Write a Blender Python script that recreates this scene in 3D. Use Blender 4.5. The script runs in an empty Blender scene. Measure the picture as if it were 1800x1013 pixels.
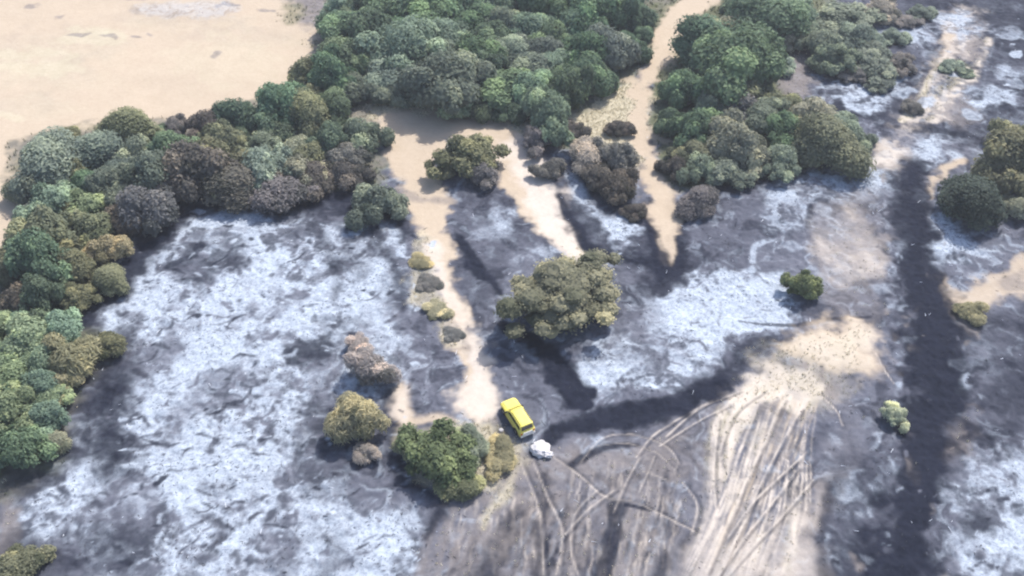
import bpy, math, random
import numpy as np
from mathutils import Vector, Matrix

random.seed(7)
RNG = np.random.default_rng(11)
SC = bpy.context.scene
COL = SC.collection

# ------------------------------------------------------------------ camera
CAM_H, CAM_Y, TAN = 80.0, -80.0, 0.56
cam_d = bpy.data.cameras.new('camera')
cam = bpy.data.objects.new('camera', cam_d)
COL.objects.link(cam)
cam.location = (0, CAM_Y, CAM_H)
cam.rotation_euler = (math.radians(45), 0, 0)
cam_d.sensor_width = 36
cam_d.lens = 36 / (2 * TAN)
cam_d.clip_start = 1
cam_d.clip_end = 4000
SC.camera = cam

# ------------------------------------------------------------------ sky, sun, exposure
SUN_EL, SUN_AZ = math.radians(52), math.radians(33)      # azimuth measured from +Y towards +X
world = bpy.data.worlds.new('World')
SC.world = world
world.use_nodes = True
wn = world.node_tree
sky = wn.nodes.new('ShaderNodeTexSky')
sky.sky_type = 'NISHITA'
sky.sun_disc = False
sky.sun_elevation = SUN_EL
sky.sun_rotation = SUN_AZ
sky.altitude = 200
sky.dust_density = 2.5
wn.links.new(sky.outputs[0], wn.nodes['Background'].inputs[0])
wn.nodes['Background'].inputs[1].default_value = 0.15
sun_d = bpy.data.lights.new('sun', 'SUN')
sun = bpy.data.objects.new('sun', sun_d)
COL.objects.link(sun)
sun_d.energy = 3.9
sun_d.angle = math.radians(1.0)
sun_d.color = (1.0, 0.95, 0.88)
sdir = Vector((math.sin(SUN_AZ) * math.cos(SUN_EL), math.cos(SUN_AZ) * math.cos(SUN_EL), math.sin(SUN_EL)))
sun.rotation_euler = sdir.to_track_quat('Z', 'Y').to_euler()
sun.location = sdir * 300
SC.view_settings.view_transform = 'Standard'
SC.view_settings.look = 'None'
SC.view_settings.gamma = 1
SC.view_settings.use_curve_mapping = False
SC.view_settings.exposure = 0.74
SC.render.engine = 'CYCLES'
SC.cycles.filter_width = 2.2
SC.cycles.use_denoising = True
SC.cycles.max_bounces = 6

# ------------------------------------------------------------------ helpers
S2 = math.sqrt(0.5)


def at(px, py, z=0.0):
    """a pixel of the 1800 x 1013 photograph -> the point where that sight line meets height z"""
    u = (px - 900) / 900 * TAN
    v = -(py - 506.5) / 900 * TAN
    dx, dy, dz = u, S2 + v * S2, -S2 + v * S2
    t = (z - CAM_H) / dz
    return (dx * t, CAM_Y + dy * t, z)


def mpp(px, py):
    """metres per photograph pixel on the ground there (across the view)"""
    v = -(py - 506.5) / 900 * TAN
    t = -CAM_H / (-S2 + v * S2)
    return t * TAN / 900


def tag(o, label=None, cat=None, group=None, kind=None):
    if label: o['label'] = label
    if cat: o['category'] = cat
    if group: o['group'] = group
    if kind: o['kind'] = kind
    return o


def empty(name, loc, rz=0.0, sc=None):
    o = bpy.data.objects.new(name, None)
    o.empty_display_size = 0.3
    COL.objects.link(o)
    o.location = loc
    o.rotation_euler = (0, 0, rz)
    if sc: o.scale = sc
    return o


def link(name, me, parent=None, mat=None):
    o = bpy.data.objects.new(name, me)
    COL.objects.link(o)
    if parent: o.parent = parent
    if mat and not me.materials: me.materials.append(mat)
    return o


class MB:
    """collects boxes, tubes and polygons, builds one mesh"""
    def __init__(self):
        self.v, self.f = [], []

    def poly(self, pts, faces):
        n = len(self.v)
        self.v += [tuple(p) for p in pts]
        self.f += [tuple(i + n for i in f) for f in faces]

    def box(self, c, s, taper=1.0):
        x, y, z = (k / 2 for k in s)
        pts = []
        for sz, t in ((-1, 1.0), (1, taper)):
            for sx, sy in ((-1, -1), (1, -1), (1, 1), (-1, 1)):
                pts.append((c[0] + sx * x * t, c[1] + sy * y * t, c[2] + sz * z))
        self.poly(pts, [(3, 2, 1, 0), (4, 5, 6, 7), (0, 1, 5, 4), (1, 2, 6, 5), (2, 3, 7, 6), (3, 0, 4, 7)])

    def tube(self, pts, rad, n=6):
        pts = [Vector(p) for p in pts]
        rings, k = [], len(pts)
        for i, p in enumerate(pts):
            d = (pts[min(i + 1, k - 1)] - pts[max(i - 1, 0)]).normalized()
            a = d.cross(Vector((0.31, 0.2, 0.93)) if abs(d.z) < 0.9 else Vector((1, 0, 0))).normalized()
            b = d.cross(a)
            rings.append([p + (a * math.cos(2 * math.pi * j / n) + b * math.sin(2 * math.pi * j / n)) * rad[i] for j in range(n)])
        flat = [q for r in rings for q in r]
        faces = [(i * n + j, i * n + (j + 1) % n, (i + 1) * n + (j + 1) % n, (i + 1) * n + j) for i in range(k - 1) for j in range(n)]
        faces += [tuple(range(n - 1, -1, -1)), tuple((k - 1) * n + j for j in range(n))]
        self.poly(flat, faces)

    def mesh(self, name, smooth=False):
        me = bpy.data.meshes.new(name)
        me.from_pydata(self.v, [], self.f)
        me.validate()
        if smooth:
            me.polygons.foreach_set('use_smooth', [True] * len(me.polygons))
        me.update()
        return me

    def build(self, name, mat, parent=None, smooth=False):
        return link(name, self.mesh(name, smooth), parent, mat)


# value noise on a periodic table ------------------------------------------------
TAB = RNG.random((256, 256))


def vnoise(x, y):
    xi, yi = np.floor(x).astype(np.int64), np.floor(y).astype(np.int64)
    fx, fy = x - xi, y - yi
    fx, fy = fx * fx * (3 - 2 * fx), fy * fy * (3 - 2 * fy)
    x0, x1, y0, y1 = xi & 255, (xi + 1) & 255, yi & 255, (yi + 1) & 255
    a, b, c, d = TAB[x0, y0], TAB[x1, y0], TAB[x0, y1], TAB[x1, y1]
    return (a * (1 - fx) + b * fx) * (1 - fy) + (c * (1 - fx) + d * fx) * fy


def fbm(x, y, scale, octaves=4, seed=0.0):
    """about -1 .. 1"""
    s, amp, tot = np.zeros_like(x), 1.0, 0.0
    x, y = x / scale + seed * 17.3, y / scale - seed * 9.1
    for _ in range(octaves):
        s += amp * (vnoise(x, y) * 2 - 1)
        tot += amp
        amp *= 0.55
        x, y = x * 1.97 * 0.8 - y * 1.97 * 0.6 + 5.2, x * 1.97 * 0.6 + y * 1.97 * 0.8 + 1.3
    return s / tot * 1.7


def sstep(a, b, x):
    t = np.clip((x - a) / (b - a), 0, 1)
    return t * t * (3 - 2 * t)


# ------------------------------------------------------------------ ground
STEP = 0.17


def axis(lo, hi, far):
    core = np.arange(lo, hi + STEP, STEP)
    g, p, s = [], 0.0, STEP
    while p < far:
        s *= 1.22
        p += s
        g.append(p)
    g = np.array(g)
    return np.concatenate([(lo - g)[::-1], core, core[-1] + g])


XS, YS = axis(-97, 97, 900), axis(-43, 80, 900)
X, Y = np.meshgrid(XS, YS)                     # rows = y
TYPES = ['char', 'burnt_soil', 'ash', 'sand', 'straw', 'soil', 'weeds', 'dust']  # char also colours the few painted shadows
M = {t: np.zeros_like(X, dtype=np.float32) for t in TYPES}
M['burnt_soil'][:] = 1
REL = np.zeros_like(X, dtype=np.float32)       # relief painted by ruts and mounds
WX = X + 0.9 * fbm(X, Y, 5.0, 3, 1) + 0.35 * fbm(X, Y, 1.1, 2, 2)
WY = Y + 0.9 * fbm(X, Y, 5.0, 3, 3) + 0.35 * fbm(X, Y, 1.1, 2, 4)
N1 = fbm(X, Y, 2.2, 4, 5)
N2 = fbm(X, Y, 7.0, 5, 6)
N3 = fbm(X, Y, 0.9, 3, 7)


def window(pts, pad):
    x0, x1 = min(p[0] for p in pts) - pad, max(p[0] for p in pts) + pad
    y0, y1 = min(p[1] for p in pts) - pad, max(p[1] for p in pts) + pad
    i0, i1 = np.searchsorted(XS, [x0, x1])
    j0, j1 = np.searchsorted(YS, [y0, y1])
    return slice(j0, j1), slice(i0, i1)


def lay(sl, t, a):
    for k in TYPES:
        M[k][sl] *= (1 - a)
    M[t][sl] += a


def seg_dist(px, py, pts, ws=None):
    best = np.full(px.shape, 1e9)
    bw = np.zeros(px.shape)
    for i in range(len(pts) - 1):
        (ax, ay), (bx, by) = pts[i][:2], pts[i + 1][:2]
        dx, dy = bx - ax, by - ay
        t = np.clip(((px - ax) * dx + (py - ay) * dy) / (dx * dx + dy * dy + 1e-9), 0, 1)
        d = np.hypot(px - ax - t * dx, py - ay - t * dy)
        if ws is not None:
            w = ws[i] + (ws[i + 1] - ws[i]) * t
            d = d - w
        m = d < best
        best = np.where(m, d, best)
    return best


def smooth_line(pp, n=6):
    """Catmull-Rom through the points"""
    if len(pp) < 3: return pp
    out = []
    P = [pp[0]] + list(pp) + [pp[-1]]
    for i in range(1, len(P) - 2):
        for k in range(n):
            t = k / n
            out.append(tuple(0.5 * (2 * P[i][c] + (P[i + 1][c] - P[i - 1][c]) * t + (2 * P[i - 1][c] - 5 * P[i][c] + 4 * P[i + 1][c] - P[i + 2][c]) * t * t
                       + (3 * P[i][c] - P[i - 1][c] - 3 * P[i + 1][c] + P[i + 2][c]) * t ** 3) for c in range(len(P[i]))))
    out.append(pp[-1])
    return out


def stroke(t, pp, w, op=1.0, soft=0.4, edge=0.5, rel=0.0, broken=0.0):
    """pp in photograph pixels, w full width in pixels (number or one per point)"""
    ws = w if isinstance(w, (list, tuple)) else [w] * len(pp)
    q = smooth_line([(p[0], p[1], k) for p, k in zip(pp, ws)])
    pts = [at(p[0], p[1]) for p in q]
    r = [max(p[2], 0.3) * 0.5 * mpp(p[0], p[1]) for p in q]
    rm = max(r)
    sl = window(pts, rm * (1.5 + soft) + 3)
    if X[sl].size == 0: return
    k = min(1.0, max(0.0, (rm - 0.35) / 1.2))          # narrow marks run true, wide ones have ragged edges
    px, py = X[sl] + (WX[sl] - X[sl]) * k, Y[sl] + (WY[sl] - Y[sl]) * k
    d = seg_dist(px, py, pts, r)
    so = max(soft * rm, 0.13)
    d = d + edge * rm * 0.7 * N1[sl]
    a = op * (1 - sstep(-so, so, d))
    if broken: a = a * (1 - broken + broken * sstep(-0.45, 0.35, N3[sl] + 0.6 * N2[sl]))
    lay(sl, t, a)
    if rel: REL[sl] += rel * (1 - sstep(-so, so, d))


def area(t, pp, op=1.0, soft=1.0, edge=1.2, patch=0.0, seed=0, thr=0.0, raise_=0.0, psoft=0.45):
    """polygon in photograph pixels, soft and edge in metres; patch 0..1 breaks it up with noise"""
    if 4 < len(pp) < 40 and max(abs(p[0]) + abs(p[1]) for p in pp) < 3200:
        pp = smooth_line([pp[-1]] + list(pp) + [pp[0], pp[1]], 4)[4:-4]
    pts = [at(*p) for p in pp]
    sl = window(pts, 4 + soft + edge)
    if X[sl].size == 0: return
    px, py = WX[sl], WY[sl]
    ins = np.zeros(px.shape, bool)
    n = len(pts)
    for i in range(n):
        (ax, ay), (bx, by) = pts[i][:2], pts[(i + 1) % n][:2]
        c = (ay > py) != (by > py)
        with np.errstate(divide='ignore', invalid='ignore'):
            xx = (bx - ax) * (py - ay) / ((by - ay) if by != ay else 1e-9) + ax
        ins ^= c & (px < xx)
    d = seg_dist(px, py, pts + [pts[0]])
    d = np.where(ins, -d, d) + edge * N1[sl]
    a = op * (1 - sstep(-soft, soft, d))
    if patch:
        nn = 0.6 * fbm(X[sl], Y[sl], 6.5, 5, 20 + seed) + 0.5 * fbm(X[sl], Y[sl], 1.7, 4, 30 + seed)
        a = a * (1 - patch + patch * sstep(thr - psoft, thr + psoft, nn))
    lay(sl, t, a)
    if raise_: REL[sl] += raise_ * (1 - sstep(-soft * 3, soft, d))


def blob(t, x, y, w, h, op=1.0, soft=0.5, edge=0.5, **k):
    n = 14
    m = mpp(x, y)
    area(t, [(x + w / 2 * math.cos(2 * math.pi * i / n), y + h / 2 * math.sin(2 * math.pi * i / n)) for i in range(n)],
         op, soft * min(w, h) * 0.5 * m, edge * min(w, h) * 0.5 * m, **k)


def streaks(t, A, B, n, w, op, seed, lmin=0.25, lmax=0.8, rel=0.0):
    rr = random.Random(seed)
    A, B = smooth_line(A), smooth_line(B)

    def on(L, s):
        s *= len(L) - 1
        i = min(int(s), len(L) - 2)
        f = s - i
        return (L[i][0] * (1 - f) + L[i + 1][0] * f, L[i][1] * (1 - f) + L[i + 1][1] * f)
    for _ in range(n):
        k = rr.random()
        ln = rr.uniform(lmin, lmax)
        s0 = rr.uniform(-0.05, 1 - ln)
        pts = []
        for i in range(6):
            s = min(max(s0 + ln * i / 5, 0), 1)
            a, b = on(A, s), on(B, s)
            kk = k + rr.uniform(-0.012, 0.012)
            pts.append((a[0] + (b[0] - a[0]) * kk, a[1] + (b[1] - a[1]) * kk))
        ww = w * rr.uniform(0.4, 1.5)
        stroke(t, pts, [ww * 0.3, ww, ww * 1.1, ww, ww * 0.8, ww * 0.2], op * rr.uniform(0.45, 1), 0.7, 0.7, rel, 0.6)


# --- base: burnt ground everywhere, patchy char and ash
far_amt = sstep(0.05, 0.6, N2 * 0.6 + N1 * 0.5)
lay((slice(None), slice(None)), 'char', 0.42 * far_amt)
far_ash = sstep(0.2, 0.7, fbm(X, Y, 6.0, 5, 12) * 0.7 + 0.4 * fbm(X, Y, 1.6, 4, 13))
lay((slice(None), slice(None)), 'ash', 0.40 * far_ash)

# --- unburnt ground: field, thicket floor, belt floor
area('sand', [(-900, -500), (480, -500), (520, -30), (570, 45), (575, 110), (520, 170), (420, 205), (300, 215), (150, 235), (45, 262), (38, 400), (0, 450), (-120, 520), (-900, 700)], 1, 1.0, 0.8)
area('soil', [(470, -30), (560, -30), (640, 60), (560, 110), (560, 60), (520, 15)], 0.9, 1.5, 1.0)
area('soil', [(0, 470), (60, 380), (120, 400), (20, 560), (-40, 560)], 0.6, 1.5, 1)
area('weeds', [(570, 30), (640, -150), (1190, -150), (1170, 60), (1110, 140), (1090, 200), (1000, 260), (900, 210), (840, 185), (700, 190), (620, 210), (560, 140)], 0.95, 1.2, 1.2)
area('soil', [(570, 30), (640, -150), (1190, -150), (1170, 60), (1110, 140), (1090, 200), (1000, 260), (900, 210), (840, 185), (700, 190), (620, 210), (560, 140)], 0.5, 1.2, 1.2, patch=1, seed=3)
area('weeds', [(1170, 20), (1260, -120), (1480, -120), (1440, 40), (1370, 130), (1420, 190), (1520, 235), (1500, 300), (1300, 320), (1190, 330), (1140, 240), (1140, 140)], 0.9, 1.2, 1.2)
area('straw', [(1000, 215), (1060, 165), (1110, 140), (1135, 170), (1120, 290), (1060, 270), (1040, 240)], 0.95, 1.2, 1.0)
area('straw', [(620, 190), (700, 178), (850, 185), (920, 205), (910, 230), (840, 215), (660, 215), (630, 235)], 0.9, 0.9, 0.6)
area('weeds', [(20, 260), (160, 225), (420, 195), (560, 110), (640, 190), (680, 280), (640, 330), (500, 340), (380, 340), (230, 420), (190, 530), (110, 560), (200, 600), (120, 720), (110, 820), (0, 860), (-260, 860), (-260, 560), (30, 430)], 0.8, 1.3, 1.2)
area('soil', [(20, 260), (160, 225), (420, 195), (560, 110), (640, 190), (680, 280), (640, 330), (500, 340), (380, 340), (230, 420), (190, 530), (110, 560), (200, 600), (120, 720), (110, 820), (0, 860), (-260, 860), (-260, 560), (30, 430)], 0.6, 1.3, 1.2, patch=1, seed=4)

# field detail
for (x, y, w, h) in [(90, 80, 260, 60), (60, 120, 240, 60), (300, 30, 260, 30), (420, 60, 200, 40), (30, 180, 160, 40)]:
    blob('soil', x, y, w, h, 0.14, 0.9, 0.9, patch=0.6, seed=60)
    blob('straw', x + 30, y + 10, w, h, 0.2, 0.9, 0.9, patch=0.6, seed=61)
blob('straw', 400, 110, 220, 80, 0.25, 0.9, 0.8)
for (x, y, w, h) in [(70, 120, 150, 26), (150, 70, 120, 20), (40, 95, 160, 24), (160, 55, 90, 14), (20, 205, 50, 12), (200, 62, 40, 12)]:
    blob('straw', x, y, w, h, 0.55, 0.8, 0.9)
for (x, y, w, h) in [(65, 8, 22, 9), (110, 28, 12, 7), (255, 56, 14, 6), (382, 93, 26, 9), (140, 62, 40, 8), (190, 66, 26, 6), (400, 7, 50, 5), (470, 15, 22, 5), (235, 60, 10, 5)]:
    blob('soil', x, y, w, h, 0.65, 0.7, 0.8)
blob('soil', 245, -6, 60, 14, 0.8, 0.6, 0.6)
blob('weeds', 510, 20, 40, 30, 0.6, 0.8, 0.8)
blob('ash', 330, 15, 190, 26, 0.35, 0.9, 0.6)

# --- the great ash field on the left
L1 = [(350, 368), (470, 362), (560, 395), (610, 385), (690, 400), (725, 480), (720, 610), (690, 690), (590, 700), (560, 800), (640, 860), (750, 905), (745, 1040), (740, 1300), (100, 1300), (150, 1000), (20, 905), (40, 860), (150, 800), (130, 740), (215, 690), (230, 600), (170, 545), (230, 470), (300, 400)]
area('char', [(170, 535), (300, 380), (420, 335), (600, 330), (720, 360), (720, 420), (600, 440), (450, 380), (330, 420), (260, 520), (250, 650), (230, 800), (100, 830), (130, 700), (210, 620)], 0.75, 1.5, 1.2, patch=0.5, seed=14)
area('ash', L1, 0.95, 1.2, 1.2, patch=0.85, seed=1, thr=-0.16)
blob('ash', 410, 385, 110, 34, 0.7, 0.7, 0.6)
blob('ash', 480, 440, 110, 80, 0.6, 0.8, 0.8)
blob('ash', 480, 520, 240, 90, 0.55, 0.9, 0.9, patch=0.5, seed=5)
blob('ash', 370, 830, 260, 190, 0.6, 0.9, 0.8, patch=0.5, seed=6)
blob('ash', 420, 940, 320, 160, 0.6, 0.8, 0.8, patch=0.5, seed=7)
blob('ash', 690, 955, 100, 130, 0.95, 0.5, 0.5)
blob('ash', 600, 890, 90, 50, 0.6, 0.7, 0.7)
blob('ash', 650, 520, 70, 120, 0.65, 0.7, 0.8)
blob('ash', 560, 500, 90, 60, 0.6, 0.7, 0.8)
stroke('ash', [(230, 490), (280, 455), (320, 410), (360, 380), (420, 370)], 30, 0.8, 0.8, 0.9)
stroke('ash', [(205, 520), (240, 500)], 20, 0.8, 0.8, 0.9)
stroke('ash', [(230, 800), (260, 780), (290, 730), (330, 690)], 40, 0.6, 0.9, 0.9)
blob('ash', 100, 890, 110, 60, 0.75, 0.6, 0.7, patch=0.4, seed=8)
stroke('ash', [(150, 830), (180, 850), (240, 855), (330, 870)], [6, 22, 30, 30], 0.7, 0.7, 0.7)
blob('ash', 210, 660, 50, 26, 0.3, 0.8, 0.8)
# dark marks inside it
blob('char', 375, 455, 120, 62, 0.75, 0.6, 0.8, patch=0.5, seed=9)
stroke('char', [(280, 480), (310, 462), (345, 450)], [6, 16, 10], 0.85, 0.5, 0.6)
stroke('char', [(310, 494), (350, 492)], [8, 12], 0.7, 0.5, 0.6)
blob('char', 545, 615, 90, 50, 0.85, 0.6, 0.8)
blob('char', 700, 505, 60, 60, 0.5, 0.9, 0.9)
blob('char', 610, 470, 70, 70, 0.6, 0.8, 0.9, patch=0.5, seed=10)
blob('char', 605, 575, 80, 40, 0.5, 0.8, 0.9)
stroke('char', [(560, 410), (585, 470), (590, 540)], [20, 30, 14], 0.6, 0.8, 0.9)
stroke('char', [(650, 395), (665, 430), (700, 480), (705, 540)], [16, 24, 24, 16], 0.65, 0.7, 0.9)
blob('char', 560, 770, 90, 90, 0.6, 0.8, 0.8, patch=0.5, seed=11)
blob('char', 600, 830, 130, 70, 0.72, 0.8, 0.8, patch=0.4, seed=12)
blob('burnt_soil', 650, 860, 110, 80, 0.8, 0.8, 0.7)
stroke('char', [(688, 690), (692, 740), (695, 800), (715, 850), (760, 880)], [22, 30, 34, 34, 26], 0.85, 0.6, 0.5)
blob('char', 200, 790, 90, 90, 0.75, 0.7, 0.8)
blob('char', 185, 690, 90, 110, 0.7, 0.8, 0.7)
blob('char', 60, 840, 110, 40, 0.7, 0.8, 0.8)
blob('char', 400, 850, 60, 40, 0.5, 0.8, 0.9)
stroke('char', [(340, 900), (390, 930), (330, 1010)], [12, 20, 26], 0.45, 0.9, 0.9)
stroke('char', [(500, 950), (560, 930), (600, 960), (560, 1010)], [20, 30, 40, 30], 0.35, 0.9, 0.9)
stroke('burnt_soil', [(290, 760), (330, 720), (400, 660), (440, 640)], [30, 40, 40, 20], 0.55, 0.9, 0.9)
blob('burnt_soil', 230, 900, 110, 90, 0.8, 0.8, 0.8)
blob('char', 190, 960, 150, 90, 0.7, 0.8, 0.8)
blob('soil', 15, 930, 40, 120, 0.7, 0.8, 0.6)
blob('char', 60, 980, 160, 110, 0.6, 0.7, 0.6)
# fine white and dark scribbles: lines of ash where branches burnt out
rs = random.Random(5)
for _ in range(300):
    x, y = rs.uniform(170, 740), rs.uniform(390, 1010)
    if x < 230 and y < 720: continue
    a = rs.uniform(-0.5, 0.9)
    l = rs.uniform(10, 44)
    c = rs.uniform(-0.6, 0.6) * l
    pts = [(x - l / 2 * math.cos(a), y + l / 2 * math.sin(a)), (x + c * 0.25, y + c * 0.25), (x + l / 2 * math.cos(a), y - l / 2 * math.sin(a))]
    w = rs.uniform(2.5, 8)
    stroke(rs.choice(['ash', 'ash', 'char', 'burnt_soil', 'char']), pts, [w * 0.4, w, w * 0.4], rs.uniform(0.3, 0.9), 0.6, 0.6)
stroke('ash', [(275, 545), (295, 555), (325, 550), (335, 530), (355, 535), (362, 600), (372, 560)], 6, 0.9, 0.4, 0.2)

# --- middle: bare strips, char between them
area('char', [(790, 350), (860, 300), (930, 350), (1000, 440), (900, 440), (880, 560), (960, 620), (1035, 690), (1020, 712), (940, 700), (880, 700), (840, 600), (800, 470)], 0.45, 1.2, 1.0, patch=0.4, seed=15)
area('burnt_soil', [(840, 560), (900, 590), (990, 690), (960, 740), (900, 720), (860, 660)], 0.6, 1.0, 1.0)
stroke('char', [(808, 420), (830, 460), (850, 490), (875, 515)], [14, 26, 20, 10], 0.9, 0.4, 0.4)
stroke('char', [(890, 575), (940, 605), (985, 650), (1020, 695), (1030, 705)], [16, 30, 46, 50, 30], 0.97, 0.35, 0.25)  # the oak's cast shadow, painted into the ground colour
blob('ash', 885, 375, 45, 40, 0.6, 0.8, 0.8)
blob('ash', 860, 405, 60, 30, 0.35, 0.9, 0.8)
area('sand', [(668, 205), (780, 195), (875, 212), (915, 245), (960, 315), (985, 375), (1010, 430), (985, 435), (925, 370), (880, 320), (845, 262), (800, 238), (768, 265), (772, 330), (785, 380), (800, 470), (828, 570), (858, 640), (872, 700), (845, 730), (805, 712), (800, 660), (788, 570), (765, 480), (735, 400), (705, 320), (675, 270)], 1, 0.7, 0.9)
stroke('soil', [(705, 335), (740, 350), (790, 355)], [14, 20, 10], 0.6, 0.7, 0.7)
stroke('burnt_soil', [(940, 330), (975, 380), (1010, 430)], [16, 26, 26], 0.55, 0.7, 0.9)
area('straw', [(725, 430), (750, 400), (765, 470), (790, 560), (820, 590), (800, 610), (760, 560), (722, 520)], 0.9, 0.8, 0.8, patch=0.5, seed=2)
stroke('soil', [(790, 575), (815, 600), (835, 640), (845, 670)], [14, 24, 20, 12], 0.7, 0.7, 0.7)
stroke('burnt_soil', [(860, 560), (880, 640), (890, 700)], [30, 44, 50], 0.5, 0.8, 0.7)
stroke('sand', [(706, 680), (716, 720), (722, 745)], [10, 32, 30], 0.9, 0.6, 0.5)
stroke('sand', [(722, 745), (770, 735), (800, 740)], [24, 20, 8], 0.8, 0.6, 0.6)
area('char', [(960, 290), (1000, 290), (1090, 330), (1150, 400), (1170, 460), (1190, 480), (1230, 470), (1190, 520), (1100, 560), (1080, 490), (1000, 440), (960, 350)], 0.85, 1.0, 1.0, patch=0.35, seed=16)
stroke('ash', [(995, 295), (1015, 335), (1040, 370), (1065, 385)], [22, 26, 26, 16], 0.75, 0.6, 0.8)
blob('ash', 1092, 408, 66, 62, 0.95, 0.45, 0.7)
blob('ash', 1070, 442, 26, 8, 0.9, 0.4, 0.5)
stroke('char', [(985, 375), (1010, 415), (1050, 440), (1090, 455), (1150, 455)], [18, 26, 20, 16, 16], 0.95, 0.4, 0.4)
stroke('char', [(1140, 350), (1148, 400), (1155, 450), (1160, 480)], [8, 18, 30, 40], 0.95, 0.45, 0.4)
blob('burnt_soil', 1070, 480, 100, 50, 0.8, 0.8, 0.7)
stroke('straw', [(995, 430), (1035, 452)], [16, 22], 0.85, 0.5, 0.6)
# pale track
TRACK_W = [56, 56, 48, 38, 34, 31, 34, 40, 44, 36, 14]
stroke('sand', [(1290, -120), (1235, -10), (1190, 35), (1166, 95), (1128, 150), (1117, 200), (1127, 260), (1154, 330), (1176, 385), (1175, 425), (1168, 458)], TRACK_W, 1, 0.25, 0.35)
stroke('sand', [(1135, 240), (1172, 248)], [26, 16], 0.9, 0.5, 0.5)
stroke('sand', [(1195, 30), (1262, 0)], [20, 26], 0.9, 0.5, 0.5)
stroke('sand', [(1100, 140), (1130, 150)], [20, 26], 0.7, 0.7, 0.6)
# right of the track
area('burnt_soil', [(1190, 400), (1260, 345), (1350, 330), (1420, 330), (1390, 430), (1280, 470), (1200, 470)], 0.9, 1.5, 1.2)
area('char', [(1190, 400), (1260, 345), (1350, 330), (1420, 330), (1390, 430), (1280, 470), (1200, 470)], 0.45, 1.5, 1.2, patch=0.6, seed=17)
blob('char', 1205, 455, 60, 70, 0.8, 0.6, 0.6)
stroke('char', [(1230, 335), (1300, 330), (1380, 310), (1480, 285), (1520, 270)], [16, 34, 34, 34, 20], 0.85, 0.6, 0.4)
stroke('ash', [(1205, 385), (1240, 380)], 12, 0.7, 0.6, 0.7)
area('ash', [(1345, 350), (1400, 310), (1500, 300), (1560, 310), (1545, 350), (1440, 360), (1420, 400), (1360, 410)], 0.95, 1.2, 1.0, patch=0.4, seed=18, thr=-0.25)
stroke('char', [(1425, 365), (1420, 400)], 12, 0.8, 0.5, 0.5)
area('ash', [(1000, 650), (1060, 610), (1130, 540), (1180, 510), (1250, 470), (1330, 480), (1385, 490), (1395, 545), (1400, 575), (1310, 610), (1250, 640), (1190, 680), (1110, 690), (1040, 700)], 1.0, 0.8, 1.1, patch=0.4, seed=19, thr=-0.4)
blob('ash', 1250, 555, 220, 100, 0.8, 0.6, 0.5)
blob('burnt_soil', 1115, 570, 60, 80, 0.7, 0.8, 0.7)
blob('burnt_soil', 1120, 625, 60, 60, 0.45, 0.8, 0.7)
blob('ash', 1120, 665, 130, 50, 0.8, 0.6, 0.6)
blob('burnt_soil', 1350, 440, 70, 40, 0.8, 0.8, 0.7)
stroke('ash', [(1322, 480), (1325, 440), (1345, 425), (1370, 425)], 10, 0.7, 0.6, 0.7)
for _ in range(70):
    x, y = rs.uniform(1060, 1390), rs.uniform(490, 690)
    if y > 690 - (x - 1060) * 0.33: continue
    l = rs.uniform(6, 20)
    a = rs.uniform(-0.8, 0.8)
    w = rs.uniform(2, 6)
    stroke(rs.choice(['burnt_soil', 'char', 'burnt_soil']), [(x, y), (x + l * math.cos(a), y + l * math.sin(a) * 0.7)], [w, w * 0.5], rs.uniform(0.3, 0.8), 0.7, 0.6)
# pale dry grass slope left of the dark firebreak
area('soil', [(1430, 370), (1480, 350), (1555, 340), (1560, 480), (1540, 570), (1480, 560), (1440, 480), (1420, 430)], 0.55, 1.2, 1.0)
area('dust', [(1440, 400), (1500, 360), (1545, 400), (1555, 470), (1500, 500), (1440, 460)], 0.6, 1.2, 1.0, patch=0.6, seed=21)
blob('ash', 1460, 390, 50, 70, 0.45, 0.8, 0.7)
blob('burnt_soil', 1500, 510, 100, 90, 0.7, 0.8, 0.7, patch=0.5, seed=22)
blob('burnt_soil', 1540, 370, 60, 60, 0.7, 0.8, 0.7)
blob('char', 1530, 560, 70, 30, 0.5, 0.8, 0.7)
stroke('char', [(1300, 565), (1390, 572), (1450, 562), (1530, 556)], [4, 9, 9, 5], 0.8, 0.5, 0.4)

# --- top right burn: grey with pale streaks
area('char', [(1420, 140), (1560, -80), (1900, -80), (1900, 230), (1640, 250), (1560, 220), (1470, 190)], 0.55, 1.5, 1.2, patch=0.6, seed=23)
area('soil', [(1370, 120), (1400, 70), (1430, 110), (1415, 180), (1380, 180)], 0.8, 1, 1)
blob('ash', 1517, 172, 76, 56, 0.95, 0.35, 0.5)
blob('ash', 1447, 155, 40, 18, 0.8, 0.5, 0.8)
blob('ash', 1440, 178, 20, 10, 0.7, 0.5, 0.8)
blob('ash', 1590, 55, 120, 40, 0.5, 0.8, 0.8, patch=0.5, seed=24)
blob('ash', 1685, 45, 60, 50, 0.85, 0.6, 0.8)
stroke('sand', [(1670, 45), (1658, 95), (1640, 130)], [22, 16, 10], 0.9, 0.6, 0.6)
stroke('straw', [(1735, 70), (1715, 110), (1680, 145), (1650, 180), (1630, 210)], [8, 12, 22, 26, 20], 0.6, 0.8, 0.8, 0, 0.8)
stroke('straw', [(1640, 130), (1620, 170), (1600, 200), (1585, 215)], [10, 12, 14, 12], 0.9, 0.6, 0.6)
blob('soil', 1690, 85, 70, 40, 0.9, 0.6, 0.6)
blob('weeds', 1672, 122, 70, 30, 0.55, 0.8, 0.8)
blob('ash', 1740, 180, 90, 40, 0.4, 0.8, 0.8, patch=0.5, seed=25)
blob('soil', 1680, 195, 80, 50, 0.6, 0.8, 0.8)
stroke('char', [(1550, 225), (1640, 230), (1720, 240)], [20, 26, 16], 0.75, 0.6, 0.5)
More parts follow.
